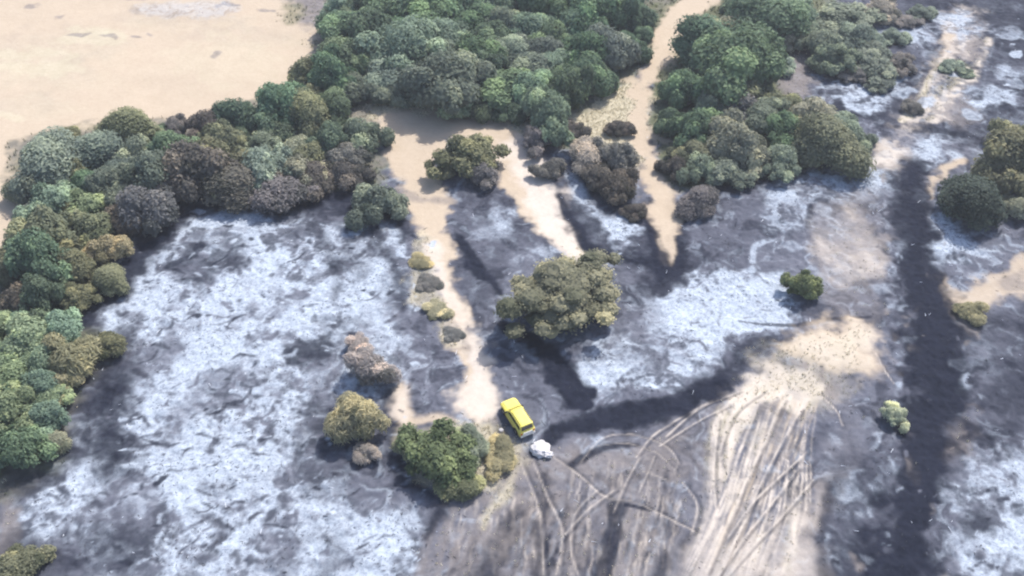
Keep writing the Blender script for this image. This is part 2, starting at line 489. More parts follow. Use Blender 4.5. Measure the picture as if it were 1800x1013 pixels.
blob('char', 1490, 195, 70, 24, 0.8, 0.6, 0.6)
streaks('ash', [(1620, 20), (1580, 200)], [(1860, 20), (1830, 230)], 40, 7, 0.55, 91, 0.05, 0.25)
streaks('char', [(1480, 30), (1480, 200)], [(1860, 20), (1830, 230)], 40, 10, 0.6, 92, 0.05, 0.25)
blob('ash', 1545, 275, 60, 56, 0.7, 0.6, 0.6)
blob('sand', 1550, 275, 50, 40, 0.45, 0.6, 0.6)
blob('ash', 1625, 265, 60, 60, 0.6, 0.8, 0.7)
stroke('sand', [(1690, 285), (1660, 300), (1640, 320), (1635, 345)], [22, 26, 16, 10], 0.9, 0.5, 0.5)

# --- dark firebreak down the right side
stroke('char', [(1592, 288), (1592, 310), (1598, 360), (1605, 430), (1618, 520), (1640, 600), (1655, 700), (1625, 800), (1600, 880), (1580, 1010), (1560, 1200)], [40, 62, 66, 76, 96, 100, 96, 120, 110, 120, 120], 0.9, 0.3, 0.7)
stroke('char', [(1625, 300), (1640, 420), (1655, 520), (1668, 620), (1662, 720), (1640, 850), (1600, 1010)], [8, 16, 26, 34, 34, 26, 24], 0.9, 0.6, 0.5, -0.15)
blob('burnt_soil', 1592, 350, 40, 90, 0.6, 0.8, 0.7)
blob('ash', 1602, 440, 36, 50, 0.4, 0.8, 0.9)
blob('ash', 1594, 412, 20, 14, 0.8, 0.5, 0.6)
stroke('soil', [(1600, 555), (1640, 522)], 8, 0.5, 0.6, 0.6)
blob('ash', 1597, 603, 38, 14, 0.85, 0.5, 0.5)
blob('ash', 1655, 607, 20, 10, 0.5, 0.5, 0.5)
blob('ash', 1588, 648, 22, 10, 0.6, 0.5, 0.5)
stroke('ash', [(1665, 722), (1700, 725)], [12, 8], 0.6, 0.5, 0.5)
# right edge
area('ash', [(1630, 380), (1660, 370), (1720, 430), (1770, 420), (1760, 450), (1700, 465), (1640, 450)], 0.95, 0.8, 0.8, patch=0.3, seed=26, thr=-0.3)
area('burnt_soil', [(1770, 380), (1830, 380), (1830, 480), (1760, 460)], 0.8, 1, 1)
area('sand', [(1665, 480), (1680, 500), (1740, 480), (1790, 450), (1850, 440), (1850, 510), (1760, 520), (1740, 560), (1690, 560), (1670, 520)], 0.85, 0.9, 0.9, patch=0.3, seed=27, thr=-0.3)
blob('soil', 1790, 492, 60, 34, 0.6, 0.7, 0.7)
blob('burnt_soil', 1700, 475, 50, 20, 0.8, 0.7, 0.7)
area('char', [(1680, 560), (1830, 540), (1830, 760), (1680, 780)], 0.75, 1.5, 1.0, patch=0.5, seed=28)
blob('ash', 1720, 630, 50, 50, 0.3, 0.8, 0.8)
blob('soil', 1690, 770, 60, 50, 0.6, 0.8, 0.8)
area('ash', [(1640, 850), (1680, 810), (1760, 800), (1850, 780), (1850, 1200), (1700, 1200), (1720, 960), (1660, 880)], 0.9, 1.2, 1.2, patch=0.75, seed=29, thr=-0.02)
blob('ash', 1745, 985, 120, 90, 0.8, 0.7, 0.6)
stroke('char', [(1700, 770), (1740, 770), (1755, 800)], [16, 20, 8], 0.7, 0.5, 0.5)
blob('char', 1725, 930, 60, 50, 0.75, 0.7, 0.7)
for _ in range(90):
    x, y = rs.uniform(1450, 1800), rs.uniform(790, 1010)
    if 1560 < x < 1620: continue
    w = rs.uniform(5, 18)
    blob(rs.choice(['ash', 'ash', 'char', 'char']), x, y, w, w * rs.uniform(0.5, 1), rs.uniform(0.35, 0.95), 0.6, 0.9)
for (x, y, w, h) in [(1510, 838, 20, 20), (1505, 870, 40, 26), (1540, 855, 40, 26), (1520, 895, 46, 22), (1480, 905, 16, 20), (1458, 955, 26, 30), (1470, 978, 24, 10), (1540, 778, 12, 12), (1462, 800, 30, 14), (1530, 740, 16, 30)]:
    blob('ash', x, y, w, h, 0.85, 0.5, 0.9)

# --- bottom centre: scraped grey-brown soil with fans of ruts
FAN = [(770, 900), (840, 850), (900, 800), (960, 790), (1040, 770), (1150, 760), (1250, 720), (1340, 650), (1430, 640), (1500, 690), (1500, 800), (1470, 900), (1430, 1013), (1400, 1250), (700, 1250), (740, 1013)]
area('soil', FAN, 0.72, 1.5, 1.0)
area('burnt_soil', FAN, 0.5, 1.5, 1.0, patch=1, seed=31)
area('burnt_soil', [(880, 700), (960, 690), (1100, 690), (1200, 700), (1150, 760), (1000, 790), (920, 790)], 0.7, 1.2, 1.0)
streaks('char', [(850, 870), (780, 1030)], [(1230, 880), (1190, 1030)], 110, 11, 0.55, 51, 0.2, 0.6, -0.02)
streaks('soil', [(850, 870), (780, 1030)], [(1230, 880), (1190, 1030)], 90, 8, 0.6, 52, 0.2, 0.6, 0.02)
streaks('ash', [(850, 870), (780, 1030)], [(1230, 880), (1190, 1030)], 50, 6, 0.22, 56, 0.2, 0.6, 0.02)
streaks('burnt_soil', [(780, 880), (740, 1030)], [(900, 830), (860, 1030)], 40, 12, 0.6, 53, 0.2, 0.5)
streaks('dust', [(790, 900), (760, 1030)], [(960, 840), (960, 1030)], 40, 5, 0.5, 57, 0.1, 0.4)
streaks('dust', [(1000, 810), (980, 1030)], [(1230, 800), (1190, 1030)], 60, 4, 0.45, 58, 0.08, 0.35)
streaks('char', [(1000, 810), (980, 1030)], [(1230, 800), (1190, 1030)], 40, 7, 0.45, 59, 0.08, 0.3)
# dark arcs
stroke('char', [(950, 785), (990, 755), (1060, 738), (1140, 730), (1200, 712), (1260, 670), (1330, 620), (1400, 590)], [14, 36, 44, 44, 44, 44, 34, 16], 0.8, 0.5, 0.4, -0.1)
stroke('burnt_soil', [(980, 740), (1030, 725), (1070, 712)], [16, 22, 14], 0.8, 0.6, 0.5)
stroke('ash', [(1015, 812), (1035, 790), (1058, 772)], [6, 12, 8], 0.55, 0.6, 0.5)
stroke('char', [(1005, 820), (1030, 802), (1070, 785), (1120, 782)], [14, 16, 14, 6], 0.85, 0.5, 0.4)
stroke('char', [(1085, 895), (1072, 940), (1055, 1015), (1030, 1150)], [26, 30, 30, 30], 0.85, 0.35, 0.3, -0.12)
stroke('char', [(900, 900), (880, 960), (860, 1015)], [16, 36, 46], 0.8, 0.6, 0.6)
stroke('char', [(940, 925), (945, 980), (940, 1030)], [20, 26, 24], 0.6, 0.6, 0.6)
stroke('char', [(1170, 985), (1160, 1015)], [28, 36], 0.8, 0.6, 0.6)
stroke('char', [(1215, 930), (1195, 980)], [20, 26], 0.6, 0.7, 0.6)
stroke('char', [(1280, 840), (1262, 880)], [30, 36], 0.6, 0.8, 0.6)
stroke('char', [(1100, 887), (1145, 897)], [7, 10], 0.9, 0.4, 0.3)
blob('char', 955, 850, 30, 60, 0.75, 0.6, 0.6)
blob('char', 770, 905, 60, 40, 0.6, 0.8, 0.8)
stroke('char', [(785, 880), (765, 915), (750, 950)], [16, 20, 12], 0.8, 0.6, 0.5)
blob('soil', 850, 950, 60, 60, 0.6, 0.8, 0.8)
stroke('straw', [(900, 840), (880, 880), (860, 900), (850, 930)], [12, 20, 12, 8], 0.6, 0.8, 0.8)
# sandy mound and the splash of ruts that leaves it
area('sand', [(1405, 585), (1450, 565), (1500, 572), (1545, 605), (1562, 645), (1530, 664), (1490, 660), (1455, 655), (1410, 640), (1388, 615)], 0.95, 1.8, 1.8, raise_=0.25)
blob('dust', 1480, 615, 130, 60, 0.55, 0.9, 0.9)
area('dust', [(1270, 690), (1330, 655), (1400, 650), (1450, 680), (1475, 720), (1440, 710), (1400, 720), (1370, 740), (1330, 700), (1290, 710)], 0.85, 0.7, 0.8, patch=0.3, seed=33, thr=-0.3)
area('straw', [(1270, 730), (1340, 715), (1350, 760), (1330, 800), (1290, 800), (1265, 770)], 0.8, 1.0, 0.9, patch=0.4, seed=34, thr=-0.2)
area('burnt_soil', [(1400, 730), (1500, 680), (1560, 680), (1560, 760), (1480, 830), (1400, 850), (1370, 800)], 0.75, 1.2, 1.0)
area('char', [(1390, 800), (1450, 740), (1480, 760), (1400, 880), (1330, 960), (1300, 960)], 0.6, 1.0, 0.9, patch=0.5, seed=35)
area('burnt_soil', [(1300, 720), (1420, 720), (1440, 820), (1330, 940), (1260, 960), (1240, 880), (1280, 800)], 0.55, 1.5, 1.2, patch=0.5, seed=62)
area('dust', [(1290, 890), (1330, 900), (1370, 930), (1440, 890), (1430, 960), (1400, 1150), (1180, 1150), (1210, 1000), (1260, 930)], 0.4, 2.2, 1.6, patch=0.4, seed=36)
area('dust', [(1330, 950), (1430, 880), (1440, 960), (1400, 1040), (1300, 1040)], 0.2, 2.2, 1.8, patch=0.4, seed=37)
streaks('straw', [(1310, 670), (1250, 740), (1235, 900), (1180, 1030)], [(1450, 680), (1400, 800), (1400, 900), (1400, 1030)], 40, 12, 0.4, 63, 0.25, 0.7)
streaks('dust', [(1310, 670), (1250, 740), (1235, 900), (1180, 1030)], [(1450, 680), (1400, 800), (1400, 900), (1400, 1030)], 34, 7, 0.6, 64, 0.25, 0.7)
area('dust', [(1235, 930), (1300, 900), (1380, 900), (1440, 890), (1425, 1000), (1400, 1200), (1150, 1200), (1195, 1010)], 0.35, 3.0, 2.2, patch=0.8, seed=65)
area('straw', [(1400, 600), (1520, 600), (1500, 660), (1450, 700), (1300, 720), (1300, 680)], 0.4, 2.0, 1.5, patch=0.5, seed=66)
streaks('dust', [(1320, 680), (1255, 740), (1240, 900), (1190, 1030)], [(1440, 690), (1390, 800), (1370, 900), (1330, 1030)], 150, 3.5, 0.85, 54, 0.1, 0.55, 0.01)
streaks('char', [(1330, 720), (1290, 800), (1260, 900), (1200, 1030)], [(1440, 720), (1430, 800), (1400, 880), (1350, 1030)], 50, 8, 0.6, 55, 0.12, 0.4, -0.02)
for (x, y, w, h) in [(1410, 648, 26, 14), (1445, 665, 14, 26), (1455, 690, 22, 20), (1395, 640, 14, 16), (1345, 720, 20, 30), (1365, 705, 16, 26), (1385, 725, 22, 20)]:
    blob('soil', x, y, w, h, 0.8, 0.7, 0.8)
area('burnt_soil', [(1392, 735), (1470, 735), (1450, 800), (1380, 890), (1310, 965), (1285, 950), (1300, 890), (1345, 810)], 0.75, 0.9, 1.0, patch=0.3, seed=70)
area('char', [(1400, 760), (1460, 760), (1400, 860), (1330, 940), (1310, 930), (1350, 850)], 0.45, 0.9, 1.0, patch=0.6, seed=71)
area('burnt_soil', [(1330, 715), (1362, 720), (1310, 830), (1268, 920), (1262, 880), (1290, 800)], 0.55, 0.8, 1.0, patch=0.4, seed=72)
area('burnt_soil', [(1190, 790), (1250, 740), (1255, 860), (1215, 960), (1180, 990)], 0.6, 1.0, 1.0, patch=0.4, seed=73)
streaks('sand', [(1350, 690), (1320, 780), (1290, 880), (1230, 1030)], [(1440, 700), (1400, 800), (1340, 900), (1280, 1030)], 40, 3, 0.8, 74, 0.15, 0.5)
streaks('burnt_soil', [(1330, 720), (1290, 800), (1255, 900), (1190, 1030)], [(1440, 720), (1430, 820), (1430, 900), (1400, 1030)], 46, 9, 0.7, 75, 0.15, 0.5)
streaks('dust', [(1330, 700), (1290, 800), (1255, 900), (1190, 1030)], [(1440, 710), (1430, 820), (1430, 900), (1400, 1030)], 60, 3, 0.9, 76, 0.15, 0.5)
RUTS = [([(1262, 700), (1200, 735), (1147, 768), (1118, 805)], 6), ([(1280, 715), (1215, 750), (1160, 785)], 5),
        ([(1020, 815), (1054, 775), (1100, 764), (1143, 773), (1176, 790), (1193, 815)], 6), ([(1050, 785), (1100, 780), (1150, 795), (1185, 825)], 4),
        ([(1125, 804), (1108, 835), (1093, 865), (1079, 900)], 6), ([(1150, 804), (1135, 840), (1122, 868)], 4),
        ([(1262, 740), (1254, 829), (1258, 893)], 5),
        ([(1376, 704), (1347, 768), (1315, 840), (1290, 893), (1240, 1010)], 8), ([(1408, 718), (1376, 775), (1344, 836), (1312, 908), (1258, 1020)], 7),
        ([(1419, 793), (1365, 843), (1322, 886), (1279, 947)], 6), ([(1401, 825), (1351, 893), (1308, 947), (1262, 1012)], 6),
        ([(1430, 843), (1365, 918), (1330, 954), (1276, 1015)], 6), ([(1440, 690), (1469, 718), (1482, 745)], 5), ([(1540, 620), (1556, 650), (1572, 672)], 5),
        ([(914, 815), (947, 900), (956, 1012)], 8), ([(936, 811), (964, 879), (988, 935), (978, 1012)], 8),
        ([(972, 804), (1018, 836), (1061, 872), (1115, 883), (1150, 900), (1222, 936)], 8), ([(1050, 862), (1010, 905), (1004, 972), (1017, 1012)], 7),
        ([(1080, 862), (1030, 900), (985, 950)], 8), ([(1200, 850), (1225, 890), (1215, 940)], 8), ([(1130, 830), (1190, 850)], 5),
        ([(1300, 690), (1230, 720), (1170, 770)], 6), ([(1340, 690), (1290, 730), (1262, 800)], 6)]
for pts, w in RUTS:
    off = w * 0.9
    stroke('char', [(x + off, y + 1.5) for x, y in pts], w * 0.7, 0.45, 0.7, 0.5, -0.04)
    stroke('dust', pts, [w * (0.2 + 0.2 * ((i * 7) % 3) / 2) for i in range(len(pts))], 0.9 if pts[0][0] > 1225 else 0.6, 0.7, 0.5, 0.015, 0.5)
# thin dry grass round the green bush
area('straw', [(705, 760), (850, 740), (905, 790), (915, 815), (860, 850), (790, 880), (720, 850)], 0.75, 1.0, 0.9, patch=0.3, seed=38)
stroke('ash', [(925, 765), (945, 800)], [20, 20], 0.25, 0.8, 0.6)
stroke('char', [(865, 735), (880, 755), (865, 790)], [18, 26, 14], 0.6, 0.7, 0.6)  # the vehicle's shadow painted dark on the ground to its left

area('char', [(1560, -60), (1900, -60), (1900, 60), (1760, 120), (1720, 40), (1640, 30)], 0.6, 1.5, 1.2, patch=0.4, seed=42)
area('char', [(1690, 210), (1850, 90), (1850, 240), (1700, 250)], 0.6, 1.5, 1.2, patch=0.5, seed=43)
area('char', [(1430, 150), (1480, 120), (1600, 90), (1600, 200), (1500, 215)], 0.55, 1.2, 1.2, patch=0.6, seed=44)
blob('dust', 825, 690, 56, 70, 0.85, 0.6, 0.6)
blob('dust', 835, 615, 44, 60, 0.7, 0.7, 0.6)
blob('dust', 715, 715, 34, 60, 0.6, 0.6, 0.5)
blob('ash', 1517, 172, 74, 52, 0.9, 0.35, 0.4)
stroke('char', [(150, 570), (205, 500), (250, 440), (300, 392), (350, 362), (430, 352), (520, 362), (600, 352), (690, 372), (705, 420)], [44, 54, 60, 54, 36, 32, 50, 56, 38, 20], 0.97, 0.6, 0.6)  # shade under the belt's bushes painted as a dark band beside the ash
stroke('dust', [(935, 300), (958, 345), (976, 390), (1000, 432), (1030, 452)], [44, 44, 32, 24, 10], 0.85, 0.6, 0.8)
stroke('dust', [(755, 440), (780, 500), (805, 560), (830, 620), (850, 680), (855, 715)], [34, 34, 30, 34, 44, 40], 0.75, 0.6, 0.8)
stroke('dust', [(1700, 25), (1672, 90), (1645, 135), (1615, 200), (1580, 250), (1555, 285)], [50, 34, 24, 30, 30, 40], 0.7, 0.8, 1.0, 0, 0.75)
stroke('dust', [(1738, 70), (1712, 120), (1672, 170), (1640, 215)], [10, 16, 22, 20], 0.75, 0.7, 0.8, 0, 0.6)
for (x, y, w, h) in [(1690, 40, 70, 40), (1740, 175, 90, 40), (1600, 70, 90, 30), (1775, 60, 60, 30), (1560, 150, 50, 24), (1640, 265, 60, 50), (1780, 130, 60, 22), (1560, 120, 40, 16)]:
    blob('ash', x, y, w, h, 0.75, 0.7, 1.0, patch=0.4, seed=x)
stroke('dust', [(905, 255), (940, 300), (962, 350), (980, 395), (1003, 434), (1030, 452)], [60, 56, 46, 36, 24, 10], 0.85, 0.6, 0.7)
stroke('char', [(1180, 350), (1196, 400), (1192, 450), (1172, 480), (1158, 455), (1142, 400)], [10, 22, 36, 34, 24, 12], 0.85, 0.6, 0.5)
stroke('sand', [(1154, 330), (1176, 385), (1175, 425), (1168, 458)], [38, 44, 34, 12], 0.9, 0.3, 0.3)
# --- strongest scorch lines and the painted oak shadow, laid last
stroke('char', [(885, 575), (940, 605), (985, 645), (1020, 690), (1032, 706)], [18, 32, 48, 52, 32], 1, 0.3, 0.25)  # oak shadow painted again at full strength
stroke('char', [(806, 415), (830, 460), (852, 492), (878, 520)], [14, 26, 20, 8], 0.95, 0.4, 0.3)
stroke('char', [(925, 795), (965, 775), (1010, 752), (1080, 738), (1150, 730), (1210, 710), (1260, 675)], [10, 32, 42, 44, 42, 40, 28], 0.95, 0.4, 0.4)
stroke('char', [(1605, 290), (1600, 400), (1600, 480), (1620, 600), (1650, 700), (1630, 800), (1600, 900), (1580, 1010), (1560, 1150)], [50, 60, 60, 80, 70, 90, 80, 80, 80], 0.75, 0.5, 0.5)
stroke('char', [(985, 345), (1003, 385), (1030, 425), (1070, 448), (1110, 460), (1155, 464)], [10, 20, 24, 20, 14, 12], 0.95, 0.4, 0.4)
stroke('char', [(1146, 385), (1154, 440), (1160, 475)], [10, 26, 40], 0.95, 0.4, 0.4)
stroke('char', [(1475, 840), (1450, 920), (1440, 1013)], [16, 24, 20], 0.6, 0.7, 0.6)
stroke('char', [(1606, 300), (1612, 380), (1622, 460), (1635, 540), (1652, 620), (1662, 700), (1640, 790), (1612, 880), (1592, 1010)], [16, 26, 40, 56, 60, 50, 50, 44, 40], 0.95, 0.35, 0.4)
area('char', [(1480, 800), (1560, 800), (1570, 1100), (1430, 1100)], 0.7, 1.2, 1.2, patch=0.45, seed=41)
stroke('char', [(215, 600), (175, 690), (190, 800)], [26, 60, 60], 0.6, 0.8, 0.7)

# --- the burn is mottled: scorched soil shows through the ash in swirls and flecks
SX, SY = X + 2.2 * fbm(X, Y, 4.0, 3, 51), Y + 2.2 * fbm(X, Y, 4.0, 3, 52)
RID = 1 - 2.4 * np.abs(fbm(SX, SY, 2.6, 4, 53))
FLK = 0.7 * fbm(SX, SY, 1.1, 4, 54) + 0.6 * fbm(X, Y, 0.55, 3, 58)
mot = 0.75 * fbm(SX, SY, 5.5, 4, 55) + 0.35 * RID + 0.55 * FLK
keep = sstep(-0.5, 0.38, mot + 0.55 * np.clip((M['ash'] - 0.55) * 2, 0, 1) - 0.08)
lost = M['ash'] * (1 - keep) * 0.85
M['ash'] -= lost
dk = sstep(0.0, 0.9, -FLK - 0.3 * mot)
M['burnt_soil'] += lost * (1 - 0.75 * dk)
M['char'] += lost * 0.75 * dk
fl = M['burnt_soil'] * sstep(0.25, 0.95, fbm(SX, SY, 1.4, 4, 56) + 0.25 * RID) * 0.45
M['burnt_soil'] -= fl
M['ash'] += fl
dk2 = M['burnt_soil'] * sstep(0.1, 0.8, fbm(SX, SY, 2.2, 4, 57)) * 0.6
M['burnt_soil'] -= dk2
M['char'] += dk2

EDGE_L = smooth_line([(1560, 300), (1562, 400), (1568, 480), (1580, 560), (1600, 640), (1600, 740), (1570, 830), (1550, 900), (1530, 1010)], 8)
EDGE_R = smooth_line([(1625, 300), (1640, 400), (1660, 480), (1690, 560), (1705, 640), (1700, 740), (1685, 830), (1660, 900), (1640, 1010)], 8)
for E in (EDGE_L, EDGE_R):
    for _ in range(70):
        x, y = rs.choice(E)
        w = rs.uniform(5, 22)
        blob(rs.choice(['char', 'char', 'char', 'burnt_soil', 'burnt_soil', 'ash', 'soil']), x + rs.uniform(-24, 24), y + rs.uniform(-8, 8), w, w * rs.uniform(0.6, 1.6), rs.uniform(0.35, 0.8), 0.9, 1.0)
stroke('char', [(1606, 296), (1610, 380), (1620, 460), (1634, 540), (1650, 620), (1658, 700), (1634, 790), (1606, 880), (1588, 1010), (1570, 1150)], [34, 46, 58, 72, 70, 60, 58, 54, 50, 50], 0.88, 0.5, 0.9)
for _ in range(16):
    x, y = rs.uniform(1590, 1690), rs.uniform(560, 1000)
    w = rs.uniform(3, 11)
    blob(rs.choice(['ash', 'burnt_soil', 'burnt_soil', 'soil']), x, y, w, w * rs.uniform(0.5, 1.2), rs.uniform(0.4, 0.9), 0.5, 0.9)
for _ in range(60):
    x, y = rs.uniform(1420, 1800), rs.uniform(10, 240)
    w = rs.uniform(6, 26)
    blob(rs.choice(['ash', 'ash', 'burnt_soil', 'char']), x, y, w * 1.4, w * 0.6, rs.uniform(0.35, 0.85), 0.6, 1.0)

for _ in range(420):
    x, y = rs.uniform(150, 760), rs.uniform(370, 1013)
    if x < 240 and y < 700: continue
    w = rs.uniform(3, 11)
    blob(rs.choice(['char', 'char', 'ash', 'ash', 'burnt_soil']), x, y, w * rs.uniform(0.8, 2), w * rs.uniform(0.5, 1), rs.uniform(0.4, 0.95), 0.6, 1.0)
# --- relief of the sheet
burnt = M['char'] + M['burnt_soil'] + M['ash'] + 0.5 * M['soil'] + 0.6 * M['weeds']
inner = np.exp(-np.maximum(0, np.maximum(np.abs(X) - 100, np.abs(Y - 18) - 66)) / 40)
Z = (0.10 * burnt * N1 + 0.09 * burnt * N3 + 0.05 * fbm(X, Y, 0.5, 2, 9) * burnt) * inner + REL
Z = Z + 0.35 * fbm(X, Y, 26, 3, 8) * inner


def ground_z(x, y):
    i = min(max(int(np.searchsorted(XS, x)), 0), len(XS) - 1)
    j = min(max(int(np.searchsorted(YS, y)), 0), len(YS) - 1)
    return float(Z[j, i])


ny, nx = X.shape
co = np.stack([X, Y, Z], -1).reshape(-1, 3).astype(np.float32)
ii = np.arange(nx * ny).reshape(ny, nx)
quads = np.stack([ii[:-1, :-1], ii[:-1, 1:], ii[1:, 1:], ii[1:, :-1]], -1).reshape(-1, 4)
gm = bpy.data.meshes.new('ground')
gm.vertices.add(len(co))
gm.vertices.foreach_set('co', co.ravel())
gm.loops.add(quads.size)
gm.loops.foreach_set('vertex_index', quads.ravel().astype(np.int32))
gm.polygons.add(len(quads))
gm.polygons.foreach_set('loop_start', np.arange(0, quads.size, 4, dtype=np.int32))
gm.polygons.foreach_set('use_smooth', np.ones(len(quads), dtype=bool))
gm.update()
for t in TYPES:
    at_ = gm.attributes.new('cover_' + t, 'FLOAT', 'POINT')
    at_.data.foreach_set('value', M[t].ravel().astype(np.float32))


# ------------------------------------------------------------------ materials
def new_mat(name):
    m = bpy.data.materials.new(name)
    m.use_nodes = True
    nt = m.node_tree
    return m, nt, nt.nodes['Principled BSDF']


def node(nt, kind, **kw):
    n = nt.nodes.new(kind)
    for k, v in kw.items(): setattr(n, k, v)
    return n


def noise(nt, vec, scale, detail=4, rough=0.6):
    n = node(nt, 'ShaderNodeTexNoise')
    n.inputs['Scale'].default_value = scale
    n.inputs['Detail'].default_value = detail
    n.inputs['Roughness'].default_value = rough
    if vec: nt.links.new(vec, n.inputs['Vector'])
    return n


def ramp(nt, fac, stops):
    r = node(nt, 'ShaderNodeValToRGB')
    el = r.color_ramp.elements
    while len(el) < len(stops): el.new(0.5)
    for e, (p, c) in zip(el, stops):
        e.position = p
        e.color = (*c, 1)
    nt.links.new(fac, r.inputs[0])
    return r.outputs[0]


COVER = {'char': [(0.3, (0.007, 0.009, 0.016)), (0.7, (0.020, 0.023, 0.038))],
         'burnt_soil': [(0.25, (0.058, 0.064, 0.086)), (0.75, (0.142, 0.148, 0.184))],
         'ash': [(0.32, (0.155, 0.175, 0.215)), (0.49, (0.33, 0.375, 0.445)), (0.70, (0.47, 0.53, 0.605))],
         'sand': [(0.25, (0.355, 0.29, 0.22)), (0.75, (0.445, 0.37, 0.29))],
         'straw': [(0.25, (0.34, 0.30, 0.215)), (0.75, (0.50, 0.455, 0.35))],
         'dust': [(0.25, (0.41, 0.36, 0.315)), (0.75, (0.57, 0.51, 0.455))],
         'soil': [(0.25, (0.120, 0.107, 0.106)), (0.75, (0.235, 0.212, 0.205))],
         'weeds': [(0.25, (0.06, 0.075, 0.045)), (0.75, (0.15, 0.15, 0.085))]}
gmat, nt, bs = new_mat('ground')
tc = node(nt, 'ShaderNodeTexCoord').outputs['Object']
nz_big = noise(nt, tc, 0.35, 5, 0.65)
nz_mid = noise(nt, tc, 1.6, 6, 0.7)
nz_fine = noise(nt, tc, 2.6, 7, 0.78)
nz_fine.inputs['Distortion'].default_value = 0.6
mix_f = node(nt, 'ShaderNodeMath', operation='ADD')
h1 = node(nt, 'ShaderNodeMath', operation='MULTIPLY'); h1.inputs[1].default_value = 0.45
h2 = node(nt, 'ShaderNodeMath', operation='MULTIPLY'); h2.inputs[1].default_value = 0.55
nt.links.new(nz_big.outputs[0], h1.inputs[0]); nt.links.new(nz_mid.outputs[0], h2.inputs[0])
nt.links.new(h1.outputs[0], mix_f.inputs[0]); nt.links.new(h2.outputs[0], mix_f.inputs[1])
acc = None
for t in TYPES:
    a = node(nt, 'ShaderNodeAttribute', attribute_name='cover_' + t)
    c = ramp(nt, nz_fine.outputs[0] if t == 'ash' else mix_f.outputs[0], COVER[t])
    s = node(nt, 'ShaderNodeVectorMath', operation='SCALE')
    nt.links.new(c, s.inputs[0]); nt.links.new(a.outputs['Fac'], s.inputs['Scale'])
    if acc is None: acc = s.outputs[0]
    else:
        ad = node(nt, 'ShaderNodeVectorMath', operation='ADD')
        nt.links.new(acc, ad.inputs[0]); nt.links.new(s.outputs[0], ad.inputs[1])
        acc = ad.outputs[0]
nt.links.new(acc, bs.inputs['Base Color'])
bs.inputs['Roughness'].default_value = 1.0
bs.inputs['Specular IOR Level'].default_value = 0.02
bp = node(nt, 'ShaderNodeBump')
bp.inputs['Strength'].default_value = 0.5
bp.inputs['Distance'].default_value = 0.12
nt.links.new(nz_mid.outputs[0], bp.inputs['Height'])
nt.links.new(bp.outputs[0], bs.inputs['Normal'])
ground = link('ground', gm, None, gmat)
tag(ground, kind='structure')

# foliage: colour of the plant from the object, light and dark clumps from the mesh
fol, nt, bs = new_mat('foliage')
oi = node(nt, 'ShaderNodeObjectInfo')
tint = node(nt, 'ShaderNodeAttribute', attribute_name='tint')
tr = ramp(nt, tint.outputs['Fac'], [(0.0, (0.55, 0.60, 0.56)), (0.45, (1.12, 1.12, 1.12)), (1.0, (2.5, 2.3, 2.0))])
mm = node(nt, 'ShaderNodeVectorMath', operation='MULTIPLY')
nt.links.new(oi.outputs['Color'], mm.inputs[0]); nt.links.new(tr, mm.inputs[1])
nt.links.new(mm.outputs[0], bs.inputs['Base Color'])
bs.inputs['Roughness'].default_value = 0.7
bs.inputs['Specular IOR Level'].default_value = 0.2
tl = node(nt, 'ShaderNodeBsdfTranslucent')
nt.links.new(mm.outputs[0], tl.inputs['Color'])
ms = node(nt, 'ShaderNodeMixShader')
ms.inputs[0].default_value = 0.4
nt.links.new(bs.outputs[0], ms.inputs[1]); nt.links.new(tl.outputs[0], ms.inputs[2])
nt.links.new(ms.outputs[0], nt.nodes['Material Output'].inputs['Surface'])


def plain(name, lo, hi, scale=3.0, rough=0.9, spec=0.2, metallic=0.0, bump=0.0):
    m, nt, bs = new_mat(name)
    tc = node(nt, 'ShaderNodeTexCoord').outputs['Object']
    n = noise(nt, tc, scale)
    nt.links.new(ramp(nt, n.outputs[0], [(0.3, lo), (0.7, hi)]), bs.inputs['Base Color'])
    bs.inputs['Roughness'].default_value = rough
    bs.inputs['Specular IOR Level'].default_value = spec
    bs.inputs['Metallic'].default_value = metallic
    if bump:
        b = node(nt, 'ShaderNodeBump')
        b.inputs['Strength'].default_value = bump
        nt.links.new(n.outputs[0], b.inputs['Height'])
        nt.links.new(b.outputs[0], bs.inputs['Normal'])
    return m


bark = plain('bark', (0.06, 0.05, 0.045), (0.13, 0.11, 0.095), 6, bump=0.4)
charwood = plain('charred_wood', (0.02, 0.02, 0.024), (0.06, 0.06, 0.07), 6)
deadwood = plain('bleached_wood', (0.40, 0.37, 0.34), (0.62, 0.58, 0.53), 4)
rock = plain('pale_rock', (0.40, 0.39, 0.40), (0.62, 0.60, 0.61), 2.2, bump=0.5)
drygrass = plain('dry_grass', (0.55, 0.49, 0.34), (0.72, 0.66, 0.50), 0.7)

# ------------------------------------------------------------------ plants
ICO = {}


def ico(sub):
    if sub not in ICO:
        import bmesh
        b = bmesh.new()
        bmesh.ops.create_icosphere(b, subdivisions=sub, radius=1)
        b.verts.ensure_lookup_table()
        ICO[sub] = (np.array([v.co[:] for v in b.verts]), np.array([[v.index for v in f.verts] for f in b.faces]))
        b.free()
    return ICO[sub]


